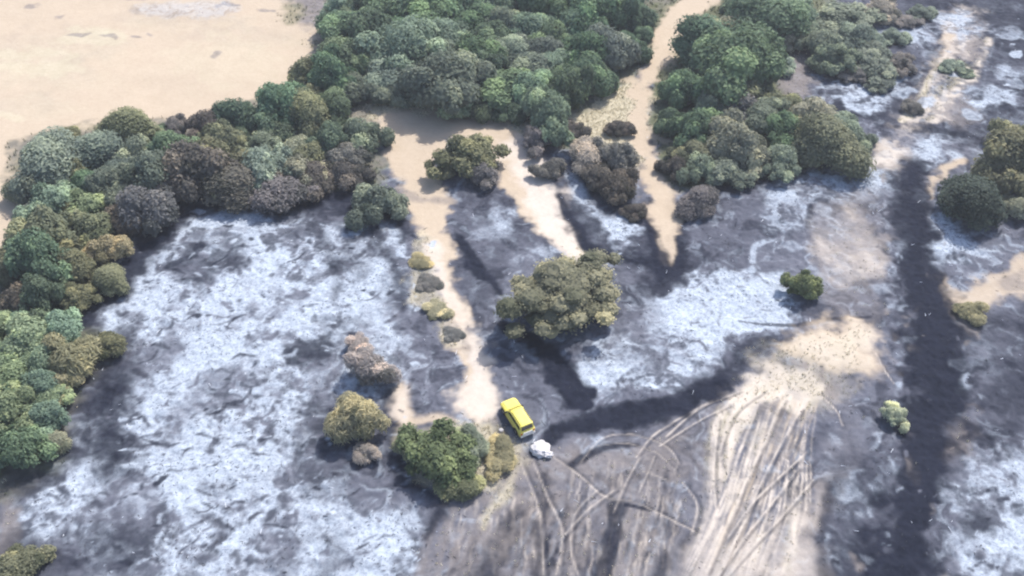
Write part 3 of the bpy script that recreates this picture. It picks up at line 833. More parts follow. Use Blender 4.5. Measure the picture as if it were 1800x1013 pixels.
def crown_mesh(name, seed, nl=24, spread=0.70, lobe=(0.20, 0.36), zlo=0.0, top=1.0, leaves=330, leaf=(0.028, 0.05), spiky=False, cone=False, core=0.86, sub=3):
    """leafy crown about 2 wide and 1 high standing on z = 0, made of lobes covered by leaf clumps"""
    r = np.random.default_rng(seed)
    cs, rs_, ts = [], [], []
    ph0, ph1 = r.uniform(0, 6.28, 2)
    for i in range(nl):
        for _ in range(40):
            a = r.uniform(0, 2 * math.pi)
            el = math.asin(r.uniform(0.0, 1.0))
            rad = spread * r.uniform(0.75, 1.1) * (1 + 0.30 * math.sin(2 * a + ph0) + 0.22 * math.sin(3 * a + ph1)) * (1.22 if i % 6 == 5 else 1.0)
            c = np.array([rad * math.cos(a) * math.cos(el), rad * math.sin(a) * math.cos(el), zlo + 0.30 + (top - zlo - 0.55) * math.sin(el) * r.uniform(0.6, 1.25)])
            if cone: c[:2] *= 1.25 - 0.9 * (c[2] - zlo) / (top - zlo)
            if all(np.linalg.norm((c - q) * np.array([1, 1, 1.5])) > 0.26 for q in cs): break
        cs.append(c)
        rs_.append(r.uniform(*lobe))
        ts.append(np.clip(r.normal(0.42, 0.24), 0, 1))
    cs.append(np.array([0, 0, zlo + 0.42])); rs_.append(0.46); ts.append(0.3)
    if sub > 1:
        hub = [np.array([0.0, 0.0])] + [r.uniform(0.28, 0.55) * np.array([math.cos(q), math.sin(q)]) for q in np.cumsum(r.uniform(1.2, 3.2, sub - 1))]
        hh = [r.uniform(0.62, 1.05) for _ in hub]
        for i in range(nl):
            k = i % sub
            cs[i] = np.array([cs[i][0] * 0.66 + hub[k][0], cs[i][1] * 0.66 + hub[k][1], cs[i][2] * hh[k]])
        for k in range(1, sub):
            cs.append(np.array([hub[k][0], hub[k][1], 0.36 * hh[k] + zlo * 0.5])); rs_.append(0.36); ts.append(0.3)
    iv, ifc = ico(2)
    V, F, T = [], [], []
    n0 = 0
    for c, R, t in zip(cs, rs_, ts):
        ph = r.uniform(0, 9, 3)
        d = 1 + 0.16 * np.sin(iv[:, 0] * 5 + ph[0]) * np.sin(iv[:, 1] * 5 + ph[1]) + 0.12 * np.sin(iv[:, 2] * 6 + ph[2]) + r.normal(0, 0.05, len(iv))
        p = iv * d[:, None] * R * core
        p[:, 2] *= 0.80
        p = p + c
        p[:, 2] = np.maximum(p[:, 2], 0.015)
        V.append(p); F.append(np.hstack([ifc + n0, ifc[:, :1] + n0])); n0 += len(p)
        T.append(np.full(len(ifc), t * 0.8))
    C, RR = np.array(cs), np.array(rs_)
    for k, (c, R, t) in enumerate(zip(cs, rs_, ts)):
        m = int(leaves * (R / 0.35) ** 2)
        d = r.normal(0, 1, (m, 3)); d /= np.linalg.norm(d, axis=1)[:, None]
        d[:, 2] = np.where(d[:, 2] < -0.35, -d[:, 2], d[:, 2])
        rad = R * r.uniform(0.82, 1.16, m)
        p = d * rad[:, None] * np.array([1, 1, 0.82]) + c
        dist = np.linalg.norm((p[:, None] - C[None]) / RR[None, :, None], axis=2)
        dist[:, k] = 9
        keep = (dist.min(1) > 0.8) & (p[:, 2] > 0.01)
        p, d = p[keep], d[keep]
        m = len(p)
        nrm = d + r.normal(0, 0.38, (m, 3)); nrm[:, 2] += 0.6
        nrm /= np.linalg.norm(nrm, axis=1)[:, None]
        aux = r.normal(0, 1, (m, 3))
        if spiky: aux = np.array([0, 0, 1.0]) + d * 0.8 + r.normal(0, 0.3, (m, 3))
        u = aux - (aux * nrm).sum(1)[:, None] * nrm
        u /= np.linalg.norm(u, axis=1)[:, None] + 1e-6
        w = np.cross(nrm, u)
        s = r.uniform(leaf[0], leaf[1], m)[:, None]
        l = s * (2.6 if spiky else 1.25)
        s = s * (0.5 if spiky else 1.0)
        q = np.stack([p - u * l, p - w * s * 0.8 + nrm * s * 0.25, p + u * l, p + w * s * 0.8 + nrm * s * 0.2], 1).reshape(-1, 3)
        q[:, 2] = np.maximum(q[:, 2], 0.005)
        V.append(q)
        F.append(np.arange(m * 4).reshape(m, 4) + n0); n0 += m * 4
        T.append(np.clip(t + r.normal(0.04, 0.09, m), 0, 1))
    V, T = np.concatenate(V), np.concatenate(T)
    ctr = (np.percentile(V[:, :2], 2, axis=0) + np.percentile(V[:, :2], 98, axis=0)) / 2
    ext = np.mean(np.percentile(V[:, :2], 98, axis=0) - np.percentile(V[:, :2], 2, axis=0)) / 2
    V[:, :2] = (V[:, :2] - ctr) / ext
    V[:, 2] /= np.percentile(V[:, 2], 99.5)
    tri = [f for f in F if f.shape[1] == 4]
    faces = []
    for f in tri:
        for a in f.tolist():
            faces.append(a[:3] if a[0] == a[3] else a)
    me = bpy.data.meshes.new(name)
    me.from_pydata(V.tolist(), [], faces)
    at_ = me.attributes.new('tint', 'FLOAT', 'FACE')
    at_.data.foreach_set('value', T.astype(np.float32))
    me.materials.append(fol)
    me.update()
    return me


CROWNS = {'bush': [crown_mesh('crown', 100 + i) for i in range(7)],
          'tree': [crown_mesh('crown', 200 + i, nl=30, spread=0.74, lobe=(0.17, 0.30), zlo=0.1, leaves=360, leaf=(0.024, 0.042)) for i in range(4)],
          'lumpy': [crown_mesh('crown', 300 + i, nl=34, spread=0.78, lobe=(0.14, 0.26), leaves=300, leaf=(0.026, 0.046)) for i in range(4)],
          'dry': [crown_mesh('crown', 400 + i, nl=22, spread=0.66, lobe=(0.2, 0.34), leaves=330, leaf=(0.035, 0.06), spiky=True, core=0.6) for i in range(3)],
          'cone': [crown_mesh('crown', 500 + i, nl=20, spread=0.6, lobe=(0.22, 0.36), leaves=330, leaf=(0.035, 0.055), spiky=True, cone=True, sub=1, core=0.8) for i in range(2)],
          'smooth': [crown_mesh('crown', 600 + i, nl=18, spread=0.55, lobe=(0.28, 0.44), leaves=420, leaf=(0.022, 0.038), sub=2) for i in range(3)],
          'oak': [crown_mesh('crown', 700, nl=66, spread=0.84, lobe=(0.10, 0.20), zlo=0.0, leaves=460, leaf=(0.011, 0.020), sub=4)]}


def trunk_mesh(seed, bare=False):
    r = random.Random(seed)
    mb = MB()
    mb.tube([(0, 0, -0.06), (0.01, 0.02, 0.15), (0.03, 0.0, 0.34), (0.02, 0.03, 0.6)], [0.085, 0.06, 0.045, 0.02], 7)
    for i in range(5):
        a = i * 1.256 + r.uniform(-0.4, 0.4)
        z = r.uniform(0.1, 0.3)
        k = r.uniform(0.4, 0.6)
        mb.tube([(0.01, 0.01, z), (math.cos(a) * k * 0.5, math.sin(a) * k * 0.5, z + 0.18), (math.cos(a) * k, math.sin(a) * k, z + 0.34)], [0.035, 0.024, 0.008], 5)
    return mb.mesh('trunk', True)


TRUNKS = [trunk_mesh(i) for i in range(3)]
for m_ in TRUNKS: m_.materials.append(bark)

PAL = {'og': ((0.135, 0.165, 0.088), 'olive green'), 'dk': ((0.056, 0.076, 0.064), 'dark'), 'dg': ((0.095, 0.132, 0.09), 'dark green'), 'g': ((0.118, 0.178, 0.112), 'mid green'), 'pg': ((0.19, 0.259, 0.19), 'pale green'),  # dk is foliage with shade put into its colour
       'bg': ((0.15, 0.182, 0.15), 'blue grey'), 'sg': ((0.195, 0.235, 0.185), 'pale sage'), 'ol': ((0.172, 0.18, 0.115), 'olive'),
       'tn': ((0.3, 0.275, 0.18), 'tan dry'), 'br': ((0.112, 0.104, 0.092), 'scorched brown'), 'gb': ((0.165, 0.162, 0.158), 'grey brown'),
       'yg': ((0.269, 0.276, 0.206), 'yellow green'), 'pk': ((0.326, 0.299, 0.276), 'faded beige'), 'ly': ((0.46, 0.48, 0.37), 'pale yellow'),
       'ok': ((0.225, 0.220, 0.150), 'pale olive'), 'lg': ((0.231, 0.289, 0.179), 'light green')}
ZONES = {'thicket': ('thicket left of the track', 'bushes of the thicket left of the track', (48, 110)),
         'track': ('clump right of the track', 'bushes right of the pale track', (205,)),
         'row': ('belt below the field', 'bushes of the belt below the field', (225, 275)),
         'edge': ('burnt edge beside the ash', 'bushes on the burnt edge of the belt', ()),
         'left': ('belt on the left edge', 'bushes of the belt on the left edge', (400,)),
         'low': ('leafy clump at lower left', 'bushes of the leafy clump on the left', (640,)),
         'scrub': ('scrub at the upper right', 'scrub beside the upper right burn', ()),
         'mid': ('burnt strip left of the lower track', 'bushes at the lower end of the track', ()),
         'far': ('tree group at the right edge', 'bushes by the firebreak', ())}
ROWS = {0: [''], 1: ['upper ', 'lower '], 2: ['upper ', 'middle ', 'lower ']}
ORD = ['leftmost', 'second', 'third', 'fourth', 'fifth', 'sixth', 'seventh', 'eighth', 'ninth', 'tenth', 'eleventh', 'twelfth', 'thirteenth']
# x, y of the crown's middle and its width in photograph pixels, palette, crown, zone or own label, height / width
PLANTS = [
    # belt below the field
    (85, 285, 108, 'bg', 'smooth', 'large blue grey rounded tree at the corner of the tan field', .62), (170, 270, 84, 'bg', 'smooth', 'smooth grey rounded tree second from the corner of the tan field', .62),
    (228, 222, 96, 'ol', 'smooth', 'dark olive tree bulging furthest into the tan field', .62), (118, 244, 36, 'ol', 'bush', 'row', .5),
    (242, 272, 62, 'sg', 'bush', 'row', .55), (270, 305, 80, 'bg', 'bush', 'row', .6), (308, 222, 46, 'gb', 'bush', 'small grey brown bush in the notch of the belt by the field', .5),
    (368, 222, 68, 'br', 'tree', 'brown tinged tree rising into the field from the belt', .65), (390, 250, 62, 'ol', 'lumpy', 'row', .6), (432, 212, 74, 'dg', 'bush', 'row', .6),
    (458, 258, 66, 'sg', 'lumpy', 'pale sage bush with bright tips in the middle of the belt', .55), (312, 270, 74, 'g', 'bush', 'row', .55), (372, 292, 92, 'ol', 'lumpy', 'row', .5),
    (335, 285, 56, 'yg', 'lumpy', 'row', .5), (500, 185, 80, 'g', 'bush', 'row', .6), (540, 205, 66, 'ol', 'smooth', 'row', .7), (578, 200, 66, 'dg', 'smooth', 'row', .65),
    (553, 128, 62, 'ol', 'bush', 'row', .55), (590, 135, 72, 'g', 'bush', 'row', .55), (625, 155, 60, 'bg', 'bush', 'row', .55), (510, 262, 64, 'yg', 'lumpy', 'row', .55), (552, 270, 70, 'ol', 'lumpy', 'row', .55),
    (596, 273, 62, 'gb', 'bush', 'edge', .55), (470, 300, 84, 'sg', 'lumpy', 'row', .45), (525, 305, 74, 'yg', 'lumpy', 'row', .5), (635, 238, 76, 'sg', 'bush', 'round sage bush at the left edge of the bare sandy lot', .6),
    (420, 300, 60, 'ol', 'lumpy', 'row', .5), (575, 250, 60, 'dg', 'bush', 'row', .6), (480, 235, 60, 'dg', 'bush', 'row', .6), (205, 235, 50, 'dg', 'bush', 'row', .6),
    # inner burnt edge: scorched crowns, the belt's shaded undersides also in their brown
    (262, 360, 84, 'gb', 'bush', 'edge', .6), (225, 383, 60, 'br', 'bush', 'edge', .55), (345, 306, 100, 'br', 'bush', 'edge', .5), (430, 320, 96, 'br', 'smooth', 'edge', .45), (500, 326, 90, 'gb', 'bush', 'edge', .45),
    (560, 313, 70, 'br', 'bush', 'edge', .45), (300, 328, 66, 'gb', 'bush', 'edge', .5), (660, 356, 88, 'bg', 'bush', 'blue grey bush standing alone left of the bare sandy strip', .55), (610, 306, 56, 'br', 'bush', 'edge', .5),
    # belt on the left edge
    (205, 322, 62, 'bg', 'bush', 'left', .6), (150, 330, 60, 'g', 'bush', 'left', .55), (92, 362, 74, 'pg', 'lumpy', 'left', .55), (150, 362, 84, 'lg', 'lumpy', 'bright lime tinged bush among dull bushes of the left belt', .5),
    (210, 350, 56, 'bg', 'bush', 'left', .6), (90, 408, 96, 'ol', 'lumpy', 'left', .5), (150, 410, 66, 'ol', 'bush', 'left', .5), (70, 465, 88, 'g', 'lumpy', 'left', .6), (190, 440, 66, 'tn', 'bush', 'tan dried bush on the inner side of the left belt', .5),
    (195, 488, 62, 'ol', 'smooth', 'olive bush with a pale left rim beside the ash', .6), (128, 458, 70, 'ol', 'bush', 'left', .55), (28, 525, 64, 'br', 'bush', 'left', .5), (80, 525, 76, 'dg', 'lumpy', 'left', .55),
    (128, 520, 56, 'ol', 'lumpy', 'left', .6), (20, 470, 60, 'ol', 'bush', 'left', .55), (55, 330, 60, 'bg', 'bush', 'left', .55),
    # leafy clump low on the left
    (38, 592, 92, 'lg', 'lumpy', 'low', .55), (100, 585, 74, 'pg', 'lumpy', 'low', .6), (122, 622, 92, 'tn', 'dry', 'tan crowned bush with orange brown tips left of the ash field', .6), (185, 605, 58, 'ol', 'bush', 'olive bush at the right tip of the leafy left clump', .55),
    (28, 655, 86, 'lg', 'lumpy', 'low', .55), (72, 672, 74, 'pg', 'lumpy', 'low', .5), (112, 672, 60, 'tn', 'lumpy', 'low', .5), (22, 722, 84, 'lg', 'lumpy', 'low', .55), (72, 735, 72, 'pg', 'lumpy', 'low', .5),
    (28, 785, 84, 'g', 'lumpy', 'low', .5), (82, 780, 56, 'yg', 'dry', 'yellow green wispy bush at the foot of the leafy left clump', .55), (45, 560, 60, 'pg', 'lumpy', 'low', .5), (-40, 620, 90, 'lg', 'lumpy', 'low', .55), (-40, 720, 90, 'g', 'lumpy', 'low', .55),
    (35, 985, 86, 'ol', 'bush', 'olive bush in the bottom left corner of the burn', .45),
    # thicket
    (608, 95, 74, 'dg', 'bush', 'thicket', .65), (642, 55, 90, 'dg', 'bush', 'tall dark green tree at the field corner of the thicket', .7), (635, 35, 56, 'lg', 'bush', 'thicket', .55), (712, 82, 118, 'pg', 'tree', 'large pale green tree with a lit crown in the thicket', .62),
    (692, 125, 80, 'bg', 'smooth', 'thicket', .55), (785, 142, 124, 'bg', 'tree', 'large grey green tree directly above the sandy lot', .65), (690, 160, 60, 'bg', 'bush', 'thicket', .5), (745, 22, 80, 'g', 'bush', 'thicket', .55), (695, 18, 70, 'g', 'bush', 'thicket', .55),
    (645, 5, 70, 'dg', 'bush', 'thicket', .55), (792, 62, 70, 'pg', 'bush', 'thicket', .6), (838, 95, 74, 'g', 'bush', 'thicket', .55), (895, 90, 60, 'sg', 'smooth', 'thicket', .6), (890, 45, 50, 'sg', 'bush', 'thicket', .6),
    (845, 35, 70, 'g', 'bush', 'thicket', .55), (930, 45, 64, 'pg', 'bush', 'thicket', .6), (970, 65, 70, 'g', 'bush', 'thicket', .55), (1010, 45, 70, 'pg', 'bush', 'thicket', .55), (1050, 35, 74, 'g', 'bush', 'thicket', .55), (1072, 28, 70, 'g', 'bush', 'thicket', .55),
    (1020, 95, 72, 'g', 'bush', 'thicket', .6), (1070, 88, 72, 'bg', 'bush', 'thicket', .55), (1096, 84, 60, 'g', 'bush', 'thicket', .5), (1118, 30, 50, 'dg', 'bush', 'thicket', .55), (930, 120, 70, 'bg', 'bush', 'thicket', .5), (980, 112, 60, 'pg', 'bush', 'thicket', .6),
    (1040, 135, 66, 'g', 'bush', 'thicket', .55), (1062, 135, 50, 'dg', 'bush', 'thicket', .5), (880, 150, 88, 'g', 'bush', 'thicket', .55), (940, 165, 62, 'pg', 'bush', 'thicket', .6), (962, 205, 88, 'pg', 'tree', 'pale green tree at the bottom tip of the thicket', .75),
    (1002, 165, 64, 'dg', 'bush', 'thicket', .65), (850, 180, 56, 'dg', 'bush', 'thicket', .5), (900, 190, 50, 'dg', 'bush', 'thicket', .5), (800, 8, 70, 'g', 'bush', 'thicket', .55), (870, 0, 70, 'pg', 'bush', 'thicket', .55), (950, 5, 74, 'g', 'bush', 'thicket', .55),
    (1020, 0, 74, 'g', 'bush', 'thicket', .55), (1080, -8, 74, 'pg', 'bush', 'thicket', .55), (740, -15, 74, 'g', 'bush', 'thicket', .55), (760, 55, 66, 'dg', 'bush', 'thicket', .55), (860, 65, 60, 'dg', 'bush', 'thicket', .55), (730, 165, 46, 'dg', 'bush', 'thicket', .5),
    (945, 245, 60, 'gb', 'lumpy', 'grey brown bush below the pale tree at the thicket tip', .55), (640, 110, 60, 'dg', 'bush', 'thicket', .6), (1130, 58, 30, 'g', 'bush', 'thicket', .45),
    # right of the track
    (1252, 80, 106, 'g', 'smooth', 'tall green tree right beside the pale track', .65), (1302, 118, 146, 'g', 'tree', 'biggest green tree right of the pale track', .62), (1345, 35, 120, 'g', 'smooth', 'wide green tree at the top edge right of the track', .55), (1310, 12, 66, 'dg', 'bush', 'track', .5),
    (1402, 15, 70, 'pg', 'bush', 'track', .5), (1206, 162, 64, 'g', 'bush', 'track', .65), (1182, 150, 32, 'gb', 'bush', 'track', .55), (1225, 150, 60, 'dg', 'bush', 'track', .5), (1222, 222, 88, 'g', 'bush', 'bright green bush in the bend of the pale track', .6),
    (1178, 215, 50, 'dg', 'bush', 'track', .55), (1292, 195, 64, 'gb', 'bush', 'track', .5), (1296, 250, 96, 'yg', 'bush', 'yellow green tree in front of the clump right of the track', .6), (1345, 205, 66, 'sg', 'bush', 'track', .55), (1372, 232, 66, 'g', 'bush', 'track', .55),
    (1405, 225, 60, 'yg', 'bush', 'track', .5), (1442, 210, 70, 'yg', 'bush', 'track', .5), (1482, 225, 60, 'sg', 'bush', 'track', .5), (1372, 287, 70, 'sg', 'lumpy', 'pale sage bush on the lower rim of the trackside clump', .5), (1460, 258, 112, 'ol', 'smooth', 'big shaded olive tree beside the upper ash patch', .6),
    (1230, 295, 56, 'sg', 'bush', 'track', .5), (1282, 305, 60, 'sg', 'lumpy', 'track', .5), (1330, 290, 50, 'yg', 'bush', 'track', .5), (1188, 290, 50, 'br', 'bush', 'brown scorched bush hugging the right side of the track', .55), (1508, 250, 46, 'sg', 'bush', 'track', .45),
    (1226, 352, 66, 'gb', 'smooth', 'round grey scorched bush below the trackside clump', .55), (1255, 262, 50, 'dg', 'bush', 'track', .5), (1405, 265, 46, 'ol', 'bush', 'track', .5),
    # between thicket and track end
    (1028, 272, 62, 'pk', 'smooth', 'scorched bush with a pale faded top below the straw patch', .6), (1090, 225, 44, 'br', 'bush', 'brown bush on the straw patch left of the track', .4), (1080, 272, 56, 'gb', 'bush', 'mid', .5), (962, 295, 42, 'gb', 'bush', 'mid', .5),
    (1050, 310, 50, 'br', 'bush', 'mid', .45), (1092, 328, 58, 'br', 'bush', 'mid', .45), (1112, 372, 34, 'br', 'bush', 'mid', .45), (1000, 225, 46, 'br', 'bush', 'mid', .35),
    (818, 275, 104, 'ol', 'lumpy', 'brownish olive tree in the middle of the sandy lot', .5), (850, 300, 60, 'gb', 'lumpy', 'grey bush at the lower side of the tree on the sandy lot', .5), (790, 295, 44, 'ol', 'bush', 'small olive bush on the sandy lot under the larger tree', .5),
    # scrub at the upper right
    (1440, 80, 62, 'sg', 'lumpy', 'scrub', .45), (1466, 112, 58, 'sg', 'lumpy', 'scrub', .45), (1490, 30, 84, 'sg', 'lumpy', 'scrub', .3), (1535, 110, 76, 'sg', 'lumpy', 'scrub', .3), (1510, 68, 66, 'bg', 'bush', 'scrub', .4), (1556, 14, 64, 'pk', 'bush', 'faded beige bush at the top edge by the upper right burn', .4),
    (1415, 45, 40, 'sg', 'bush', 'scrub', .3), (1500, 130, 44, 'gb', 'lumpy', 'scrub', .3), (1572, 66, 44, 'sg', 'lumpy', 'scrub', .3), (1596, 34, 40, 'gb', 'lumpy', 'scrub', .25), (1580, 120, 46, 'gb', 'lumpy', 'scrub', .3), (1548, 150, 40, 'bg', 'lumpy', 'scrub', .3), (1620, 20, 44, 'bg', 'lumpy', 'scrub', .3), (1672, 118, 34, 'sg', 'lumpy', 'scrub', .3), (1695, 128, 26, 'sg', 'lumpy', 'scrub', .3), (1600, 190, 30, 'gb', 'dry', 'scrub', .3),
    # right hand side
    (1782, 282, 116, 'ol', 'lumpy', 'large olive tree at the right edge above its added dark crown', .65), (1712, 345, 104, 'dk', 'smooth', 'dark shaded bush below the olive tree at the right edge', .6), (1790, 360, 60, 'yg', 'lumpy', 'light olive bush under the large tree at the right edge', .5),  # the dark crown stands in for the olive tree's shaded side
    (1800, 240, 70, 'ol', 'bush', 'far', .5), (1412, 500, 54, 'og', 'lumpy', 'small green shrub standing at the edge of the white ash', .75),
    (1578, 728, 48, 'ly', 'lumpy', 'pale yellow rounded bush beside the dark firebreak', .6), (1714, 545, 50, 'tn', 'dry', 'beige dry tuft on the sandy patch right of the firebreak', .4),
    # middle
    (984, 520, 180, 'ok', 'oak', 'largest tree, a pale olive spreading crown in the burn', .42), (738, 462, 38, 'tn', 'dry', 'topmost low dry shrub on the left fringe of the sandy strip', .2), (752, 500, 42, 'gb', 'dry', 'grey dry shrub second down the left fringe of the sandy strip', .2), (770, 548, 46, 'tn', 'dry', 'tan dry shrub third down the left fringe of the sandy strip', .22), (795, 590, 34, 'gb', 'dry', 'lowest small dry shrub on the left fringe of the sandy strip', .2),
    (632, 612, 44, 'pk', 'dry', 'faded beige burnt shrub with a dark patch on its left', .5), (655, 652, 70, 'pk', 'dry', 'wider of two faded beige shrubs in the burn', .65), (622, 742, 84, 'tn', 'cone', 'tan cone shaped scorched tree above the green bush', .75),
    (645, 800, 44, 'pk', 'dry', 'small faded shrub under the tan cone shaped tree', .45), (772, 798, 116, 'og', 'lumpy', 'broad green bush with straw rim left of the yellow vehicle', .5), (735, 790, 60, 'ol', 'dry', 'olive wispy shrub on the left of the broad green bush', .6), (830, 785, 62, 'sg', 'dry', 'sage wispy shrub between the green bush and the yellow vehicle', .5),
    (880, 805, 64, 'tn', 'dry', 'straw coloured tuft below the yellow vehicle', .3), (800, 850, 74, 'ol', 'dry', 'dull wispy shrub at the lower rim of the green bush', .35),
]
def fill(poly, gap, w, pals, kinds, zone, seed):
    rr = random.Random(seed)
    xs, ys = [p[0] for p in poly], [p[1] for p in poly]
    for _ in range(900):
        x, y = rr.uniform(min(xs), max(xs)), rr.uniform(min(ys), max(ys))
        ins = False
        for i in range(len(poly)):
            (ax, ay), (bx, by) = poly[i], poly[(i + 1) % len(poly)]
            if (ay > y) != (by > y) and x < (bx - ax) * (y - ay) / (by - ay) + ax: ins = not ins
        if ins and all(math.hypot(x - p[0], (y - p[1]) * 1.4) > gap + 0.12 * p[2] for p in PLANTS):
            PLANTS.append((x, y, w * rr.uniform(0.8, 1.2), rr.choice(pals), rr.choice(kinds), zone, rr.uniform(0.4, 0.55)))


fill([(590, 40), (600, -30), (1090, -30), (1085, 60), (1040, 150), (1010, 200), (900, 190), (700, 170), (640, 150), (590, 120)], 31, 66, ['g', 'pg', 'bg', 'dg'], ['bush', 'lumpy'], 'thicket', 1)
fill([(1265, 60), (1320, -20), (1420, -20), (1380, 60), (1340, 170), (1440, 200), (1480, 260), (1380, 300), (1215, 300), (1200, 250), (1190, 180)], 33, 56, ['g', 'sg', 'yg', 'ol'], ['bush', 'lumpy'], 'track', 2)
fill([(45, 280), (160, 240), (330, 230), (480, 180), (560, 120), (620, 180), (600, 270), (440, 310), (300, 320), (200, 370), (140, 500), (20, 540), (60, 350)], 30, 54, ['g', 'ol', 'bg', 'dg', 'ol'], ['bush', 'lumpy'], 'row', 3)
fill([(-60, 570), (110, 570), (130, 640), (90, 780), (-60, 820)], 30, 54, ['lg', 'pg', 'g'], ['lumpy'], 'low', 4)
NAMES = {'tree': ('leafy_tree', 'tree'), 'oak': ('spreading_tree', 'tree'), 'cone': ('scorched_tree', 'tree'), 'dry': ('dry_shrub', 'shrub'), 'smooth': ('round_bush', 'bush'), 'bush': ('leafy_bush', 'bush'), 'lumpy': ('lumpy_bush', 'bush')}
LABELS, CELLS = {}, {}
for p in PLANTS:
    if p[5] in ZONES:
        row = sum(p[1] > q for q in ZONES[p[5]][2])
        CELLS.setdefault((p[5], row, p[3]), []).append((p[0], p[1]))
for (zn, row, pal), mem in CELLS.items():
    where = 'in the ' + ROWS[len(ZONES[zn][2])][row] + ZONES[zn][0]
    for i, q in enumerate(sorted(mem)):
        c_ = PAL[pal][1]
        LABELS[q] = ('only ' + c_ + ' bush ' if len(mem) == 1 else 'leftmost ' + c_ + ' bush ' if i == 0 else ORD[i] + ' ' + c_ + ' bush from the left ') + where
rp = random.Random(3)
for (px, py, w, pal, kind, zone, hf) in PLANTS:
    W = w * mpp(px, py) * (1.22 if zone in ZONES else 1.04)
    H = W * hf * 1.12
    x, y, _ = at(px, py, H * 0.45)
    nm, cat = NAMES[kind]
    if zone in ZONES: lab, grp = LABELS[(px, py)], ZONES[zone][1]
    else:
        lab, grp = zone, None
        cat = 'tree' if ' tree' in lab else ('shrub' if ' shrub' in lab else ('tuft' if ' tuft' in lab else 'bush'))
        nm = {'tree': 'leafy_tree', 'shrub': 'dry_shrub', 'tuft': 'grass_tuft', 'bush': 'leafy_bush'}[cat]
    q1 = rp.uniform(0.88, 1.14)
    root = empty(nm, (x, y, ground_z(x, y) - 0.05), rp.uniform(0, 6.28), (W * 0.5 * q1, W * 0.5 / q1, H * (rp.uniform(0.8, 1.3) if zone in ZONES else 1.0)))
    tag(root, lab, cat, grp)
    c = link('crown', rp.choice(CROWNS[kind]), root)
    k = rp.uniform(0.88, 1.14)
    col = PAL[pal][0]
    c.color = (col[0] * k * rp.uniform(0.95, 1.05), col[1] * k, col[2] * k * rp.uniform(0.93, 1.07), 1)
    link('trunk', rp.choice(TRUNKS), root)

# ------------------------------------------------------------------ yellow four-wheel-drive vehicle
yellow = plain('yellow_paint', (0.58, 0.50, 0.075), (0.70, 0.61, 0.13), 1.0, 0.35, 0.5)
glass = plain('dark_glass', (0.012, 0.014, 0.016), (0.02, 0.022, 0.026), 1.0, 0.08, 0.6)
rubber = plain('tyre_rubber', (0.015, 0.015, 0.016), (0.03, 0.03, 0.032), 5, 0.85)
steel = plain('rim_steel', (0.35, 0.35, 0.36), (0.5, 0.5, 0.5), 3, 0.4, 0.5, 0.6)
trim = plain('black_trim', (0.02, 0.02, 0.02), (0.035, 0.035, 0.035), 3, 0.6)
white = plain('white_paint', (0.70, 0.66, 0.62), (0.8, 0.77, 0.74), 2, 0.5)
redl = plain('red_lens', (0.45, 0.02, 0.015), (0.55, 0.03, 0.02), 2, 0.2, 0.5)
clear = plain('clear_lens', (0.6, 0.6, 0.58), (0.75, 0.75, 0.72), 2, 0.15, 0.5)

f_, b_ = at(893, 716), at(926, 768)
cx, cy = (f_[0] + b_[0]) / 2, (f_[1] + b_[1]) / 2
ang = math.atan2(f_[1] - b_[1], f_[0] - b_[0])          # the nose points up and to the left of the picture
car = empty('offroad_car', (cx, cy, ground_z(cx, cy) + 0.02), ang, (1.0, 1.0, 1.0))
tag(car, 'yellow off-road vehicle with dark windows parked at the foot of the sandy strip', 'car')


def loft(secs, cap=True):
    """secs: list of (x, [(y, z)...]) rings"""
    mb = MB()
    n = len(secs[0][1])
    pts = [(x, y, z) for x, ring in secs for y, z in ring]
    faces = [(i * n + j, (i + 1) * n + j, (i + 1) * n + (j + 1) % n, i * n + (j + 1) % n) for i in range(len(secs) - 1) for j in range(n)]
    faces += [tuple(range(n)), tuple((len(secs) - 1) * n + j for j in range(n - 1, -1, -1))]
    mb.poly(pts, faces)
    return mb


def ring(hw, z0, z1, r=0.12):
    return [(-hw, z0), (-hw, z1 - r), (-hw + r, z1 - r * 0.25), (-hw + 2.5 * r, z1), (hw - 2.5 * r, z1), (hw - r, z1 - r * 0.25), (hw, z1 - r), (hw, z0)]


body = loft([(-2.42, ring(0.80, 0.55, 1.02)), (-2.34, ring(0.90, 0.42, 1.12)), (-1.2, ring(0.95, 0.40, 1.13)), (0.9, ring(0.95, 0.40, 1.12)), (1.9, ring(0.93, 0.40, 1.06)), (2.25, ring(0.88, 0.44, 1.0)), (2.38, ring(0.74, 0.52, 0.90))]).build('body', yellow, car)
cab = loft([(-2.28, ring(0.80, 1.10, 1.16, 0.02)), (-2.12, ring(0.76, 1.10, 1.82)), (-1.9, ring(0.77, 1.10, 1.88)), (0.05, ring(0.77, 1.10, 1.88)), (0.30, ring(0.76, 1.10, 1.82)), (0.98, ring(0.82, 1.10, 1.14, 0.02))]).build('roof', yellow, car)
hood = MB(); hood.box((1.6, 0, 1.10), (1.15, 1.35, 0.06), 0.94); hood.build('hood', yellow, car)
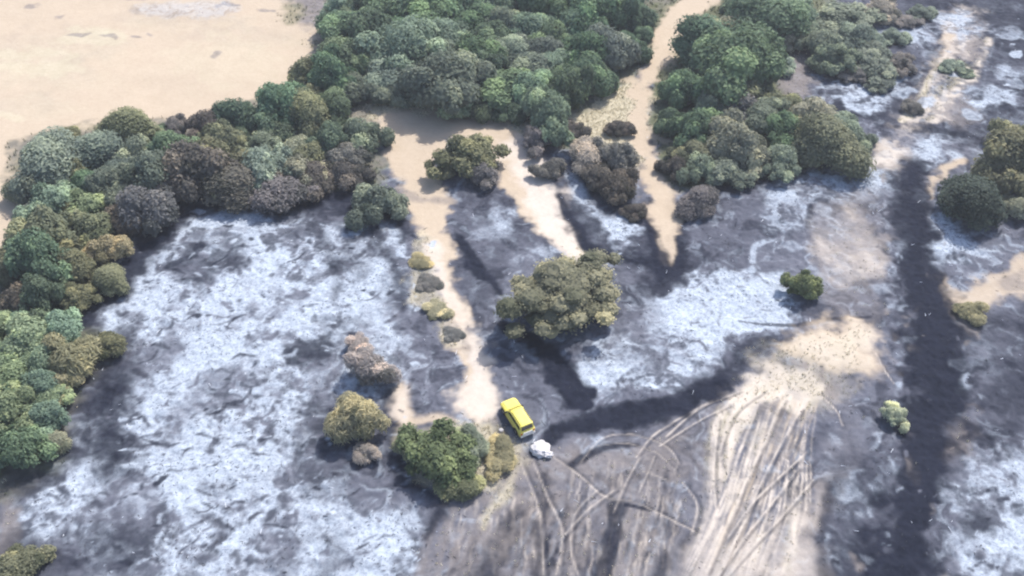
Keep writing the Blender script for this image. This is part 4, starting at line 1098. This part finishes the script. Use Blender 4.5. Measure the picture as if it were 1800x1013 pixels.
# side windows sit 6 mm proud of the sloping cabin side
for s in (-1, 1):
    for (xa, xb, xc, xd) in ((-2.0, -1.25, -1.25, -1.95), (-1.15, -0.35, -0.35, -1.15), (-0.25, 0.62, 0.22, -0.25)):
        mb = MB()
        y0, y1 = s * 0.815, s * 0.785
        pts = [(xa, y0, 1.20), (xb, y0, 1.20), (xc, y1, 1.68), (xd, y1, 1.68)]
        mb.poly(pts + [(p[0], p[1] - s * 0.05, p[2]) for p in pts], [(0, 1, 2, 3), (7, 6, 5, 4), (0, 4, 5, 1), (1, 5, 6, 2), (2, 6, 7, 3), (3, 7, 4, 0)])
        mb.build('side_window', glass, car)
mb = MB(); pts = [(0.93, -0.72, 1.20), (0.93, 0.72, 1.20), (0.40, 0.66, 1.76), (0.40, -0.66, 1.76)]
mb.poly(pts + [(p[0] - 0.1, p[1], p[2] - 0.06) for p in pts], [(0, 1, 2, 3), (7, 6, 5, 4), (0, 4, 5, 1), (1, 5, 6, 2), (2, 6, 7, 3), (3, 7, 4, 0)])
mb.build('windscreen', glass, car)
mb = MB(); pts = [(-2.29, 0.66, 1.24), (-2.29, -0.66, 1.24), (-2.16, -0.62, 1.70), (-2.16, 0.62, 1.70)]
mb.poly(pts + [(p[0] + 0.06, p[1], p[2]) for p in pts], [(0, 1, 2, 3), (7, 6, 5, 4), (0, 4, 5, 1), (1, 5, 6, 2), (2, 6, 7, 3), (3, 7, 4, 0)])
mb.build('rear_window', glass, car)
mb = MB(); mb.box((-2.46, 0, 0.58), (0.16, 1.72, 0.2), 0.94); mb.build('rear_bumper', white, car)
mb = MB(); mb.box((2.40, 0, 0.56), (0.16, 1.66, 0.2), 0.94); mb.build('front_bumper', trim, car)
mb = MB(); mb.box((-2.45, 0, 0.88), (0.05, 1.1, 0.3), 0.96); mb.build('tailgate', white, car)
for s in (-1, 1):
    mb = MB(); mb.box((-2.40, s * 0.74, 0.88), (0.08, 0.14, 0.26)); mb.build('tail_light', redl, car)
    mb = MB(); mb.box((2.35, s * 0.62, 0.80), (0.08, 0.24, 0.14)); mb.build('headlight', clear, car)
    mb = MB(); mb.box((0.72, s * 0.98, 1.24), (0.12, 0.22, 0.16), 0.85); mb.build('mirror', trim, car)
    mb = MB(); mb.tube([(-1.95, s * 0.66, 1.93), (-1.2, s * 0.66, 1.95), (-0.1, s * 0.66, 1.93)], [0.025] * 3, 6); mb.build('roof_rail', trim, car)
    for xx in (-1.45, 1.5):
        n = 16
        mb = MB()
        r0 = [(xx + 0.39 * math.cos(2 * math.pi * i / n), s * 0.76, 0.39 + 0.39 * math.sin(2 * math.pi * i / n)) for i in range(n)]
        r1 = [(p[0], s * 0.99, p[2]) for p in r0]
        r2 = [(xx + 0.24 * math.cos(2 * math.pi * i / n), s * 0.985, 0.39 + 0.24 * math.sin(2 * math.pi * i / n)) for i in range(n)]
        mb.poly(r0 + r1 + r2, [(i, (i + 1) % n, n + (i + 1) % n, n + i) for i in range(n)] + [(n + i, n + (i + 1) % n, 2 * n + (i + 1) % n, 2 * n + i) for i in range(n)] + [tuple(range(n))])
        wh = mb.build('wheel', rubber, car)
        mb = MB()
        mb.poly([(p[0], s * 0.96, p[2]) for p in r2] + [(xx, s * 0.975, 0.39)], [(i, (i + 1) % n, n) for i in range(n)])
        mb.build('rim', steel, wh)
        mb = MB()
        arch = [(xx + 0.47 * math.cos(math.pi * i / 8), s * 0.955, 0.42 + 0.47 * math.sin(math.pi * i / 8)) for i in range(9)]
        mb.tube(arch, [0.035] * 9, 5)
        mb.build('wheel_arch', trim, car)

# ------------------------------------------------------------------ pale boulders
def boulder_mesh(seed, lump=0.2):
    r = np.random.default_rng(seed)
    v, f = ico(3)
    p = v.copy()
    for _ in range(9):
        n = r.normal(0, 1, 3); n /= np.linalg.norm(n)
        d = p @ n
        h = r.uniform(0.62, 0.9)
        p -= np.outer(np.maximum(d - h, 0) * 0.85, n)
    p *= (1 + lump * np.sin(v[:, :1] * 7 + seed) * np.sin(v[:, 1:2] * 6) * np.sin(v[:, 2:] * 8 + 1))
    p += r.normal(0, 0.012, p.shape)
    me = bpy.data.meshes.new('boulder')
    me.from_pydata(p.tolist(), [], f.tolist())
    me.materials.append(rock)
    return me


def boulder(px, py, wpx, seed, label, sz=(1, 0.8, 0.55), rz=0.0, group=None):
    r_ = wpx * mpp(px, py) / 2
    x, y, _ = at(px, py, r_ * 0.3)
    o = link('boulder', boulder_mesh(seed))
    o.location = (x, y, ground_z(x, y) + r_ * sz[2] * 0.45)
    o.scale = (r_ * sz[0], r_ * sz[1], r_ * sz[2])
    o.rotation_euler = (0, 0, rz)
    tag(o, label, 'rock', group)


boulder(950, 789, 36, 3, 'large white lumpy rock right behind the yellow vehicle', (1, 1.05, 0.6), 0.6)
boulder(962, 800, 20, 8, 'smaller white rock leaning on the large lump behind the yellow vehicle', (1, 0.9, 0.7), 0.2)
boulder(881, 759, 8, 9, 'tiny white stone left of the yellow vehicle', (1, 0.9, 0.7))

# ------------------------------------------------------------------ charred sticks, dead grass (stuff)
def pick(n, weight, seed):
    r = np.random.default_rng(seed)
    sel = (np.abs(X) < 96) & (Y > -42) & (Y < 79)
    p = (weight * sel).ravel().astype(np.float64)
    dA = np.outer(np.gradient(YS), np.gradient(XS)).ravel()
    p *= dA
    i = r.choice(len(p), n, p=p / p.sum())
    return X.ravel()[i] + r.uniform(-.1, .1, n), Y.ravel()[i] + r.uniform(-.1, .1, n), Z.ravel()[i], r


def sticks(name, n, weight, seed, lr, rad, mat, lift=0.25):
    x, y, z, r = pick(n, weight, seed)
    a, l, e = r.uniform(0, 6.28, n), r.uniform(*lr, n), r.uniform(0, lift, n)
    w = r.uniform(*rad, n)
    d = np.stack([np.cos(a), np.sin(a), e], 1)
    s = np.stack([-np.sin(a), np.cos(a), np.zeros(n)], 1)
    c = np.stack([x, y, z + w * 0.4], 1)
    up = np.array([0, 0, 1.0])
    V = []
    for k, f in ((-0.5, 1.0), (0.5, 0.4)):
        for dv in (s, up, -s):
            V.append(c + d * (l * (k + 0.3))[:, None] + dv * (w * f)[:, None])
    V = np.stack(V, 1).reshape(-1, 3)
    b = np.arange(n) * 6
    F = np.concatenate([np.stack([b, b + 3, b + 4, b + 1], 1), np.stack([b + 1, b + 4, b + 5, b + 2], 1), np.stack([b, b + 2, b + 5, b + 3], 1)])
    me = bpy.data.meshes.new(name)
    me.from_pydata(V.tolist(), [], F.tolist())
    o = link(name, me, None, mat)
    tag(o, kind='stuff')
    return o


o = sticks('charred_twigs', 6000, (M['ash'] * 0.9 + M['burnt_soil'] * 0.5 + 0.2 * M['char']) * sstep(-0.2, 0.6, N1), 41, (0.08, 0.4), (0.02, 0.05), charwood)
tag(o, 'black charred twigs scattered over the ash and burnt soil', 'twigs')
o = sticks('ash_twigs', 500, M['burnt_soil'] * 0.6 + M['ash'] * 0.6 + 0.35 * M['char'], 42, (0.15, 0.7), (0.02, 0.05), plain('white_ash', (0.5, 0.53, 0.6), (0.72, 0.75, 0.82), 2), 0.1)
tag(o, 'white ashen twigs scattered over the burnt ground', 'twigs')


def tufts(name, n, weight, seed, h, mat):
    x, y, z, r = pick(n, weight, seed)
    k = 5
    x, y, z = (np.repeat(q, k) + (r.normal(0, 0.1, n * k) if i < 2 else 0) for i, q in enumerate((x, y, z)))
    a, hh, ln = r.uniform(0, 6.28, n * k), r.uniform(*h, n * k), r.uniform(0, 0.6, n * k)
    c = np.stack([x, y, z - 0.03], 1)
    s = np.stack([np.cos(a), np.sin(a), 0 * a], 1) * 0.045
    tip = c + np.stack([-np.sin(a) * ln * hh, np.cos(a) * ln * hh, hh], 1)
    V = np.stack([c - s, c + s, tip], 1).reshape(-1, 3)
    F = np.arange(len(V)).reshape(-1, 3)
    me = bpy.data.meshes.new(name)
    me.from_pydata(V.tolist(), [], F.tolist())
    o = link(name, me, None, mat)
    tag(o, kind='stuff')
    return o


o = tufts('dry_grass', 6000, (M['straw'] * 1.0 + M['soil'] * 0.1) * ((X > -36) | (Y < 22)), 43, (0.08, 0.3), drygrass)
tag(o, 'thin straw coloured grass along the bare strips and ruts', 'grass')
greeng = plain('green_weeds', (0.05, 0.07, 0.035), (0.13, 0.14, 0.07), 0.8)
o = tufts('weeds', 9000, M['weeds'] * 1.0, 44, (0.2, 0.6), greeng)
tag(o, 'low green weeds growing between the bushes', 'weeds')

# ------------------------------------------------------------------ thin smoke haze over the burn
hz = MB()
hz.box((0, 0, (86 - 4) / 2), (2800, 2800, 90))
hm = bpy.data.materials.new('haze')
hm.use_nodes = True
ht = hm.node_tree
ht.nodes.clear()
ho = ht.nodes.new('ShaderNodeOutputMaterial')
hv = ht.nodes.new('ShaderNodeVolumePrincipled')
hv.inputs['Color'].default_value = (0.86, 0.90, 1.0, 1)
hv.inputs['Density'].default_value = 0.00038
hv.inputs['Anisotropy'].default_value = 0.2
ht.links.new(hv.outputs[0], ho.inputs['Volume'])
haze = hz.build('haze', hm)
tag(haze, 'thin bluish smoke haze hanging over the burn', 'haze', None, 'stuff')
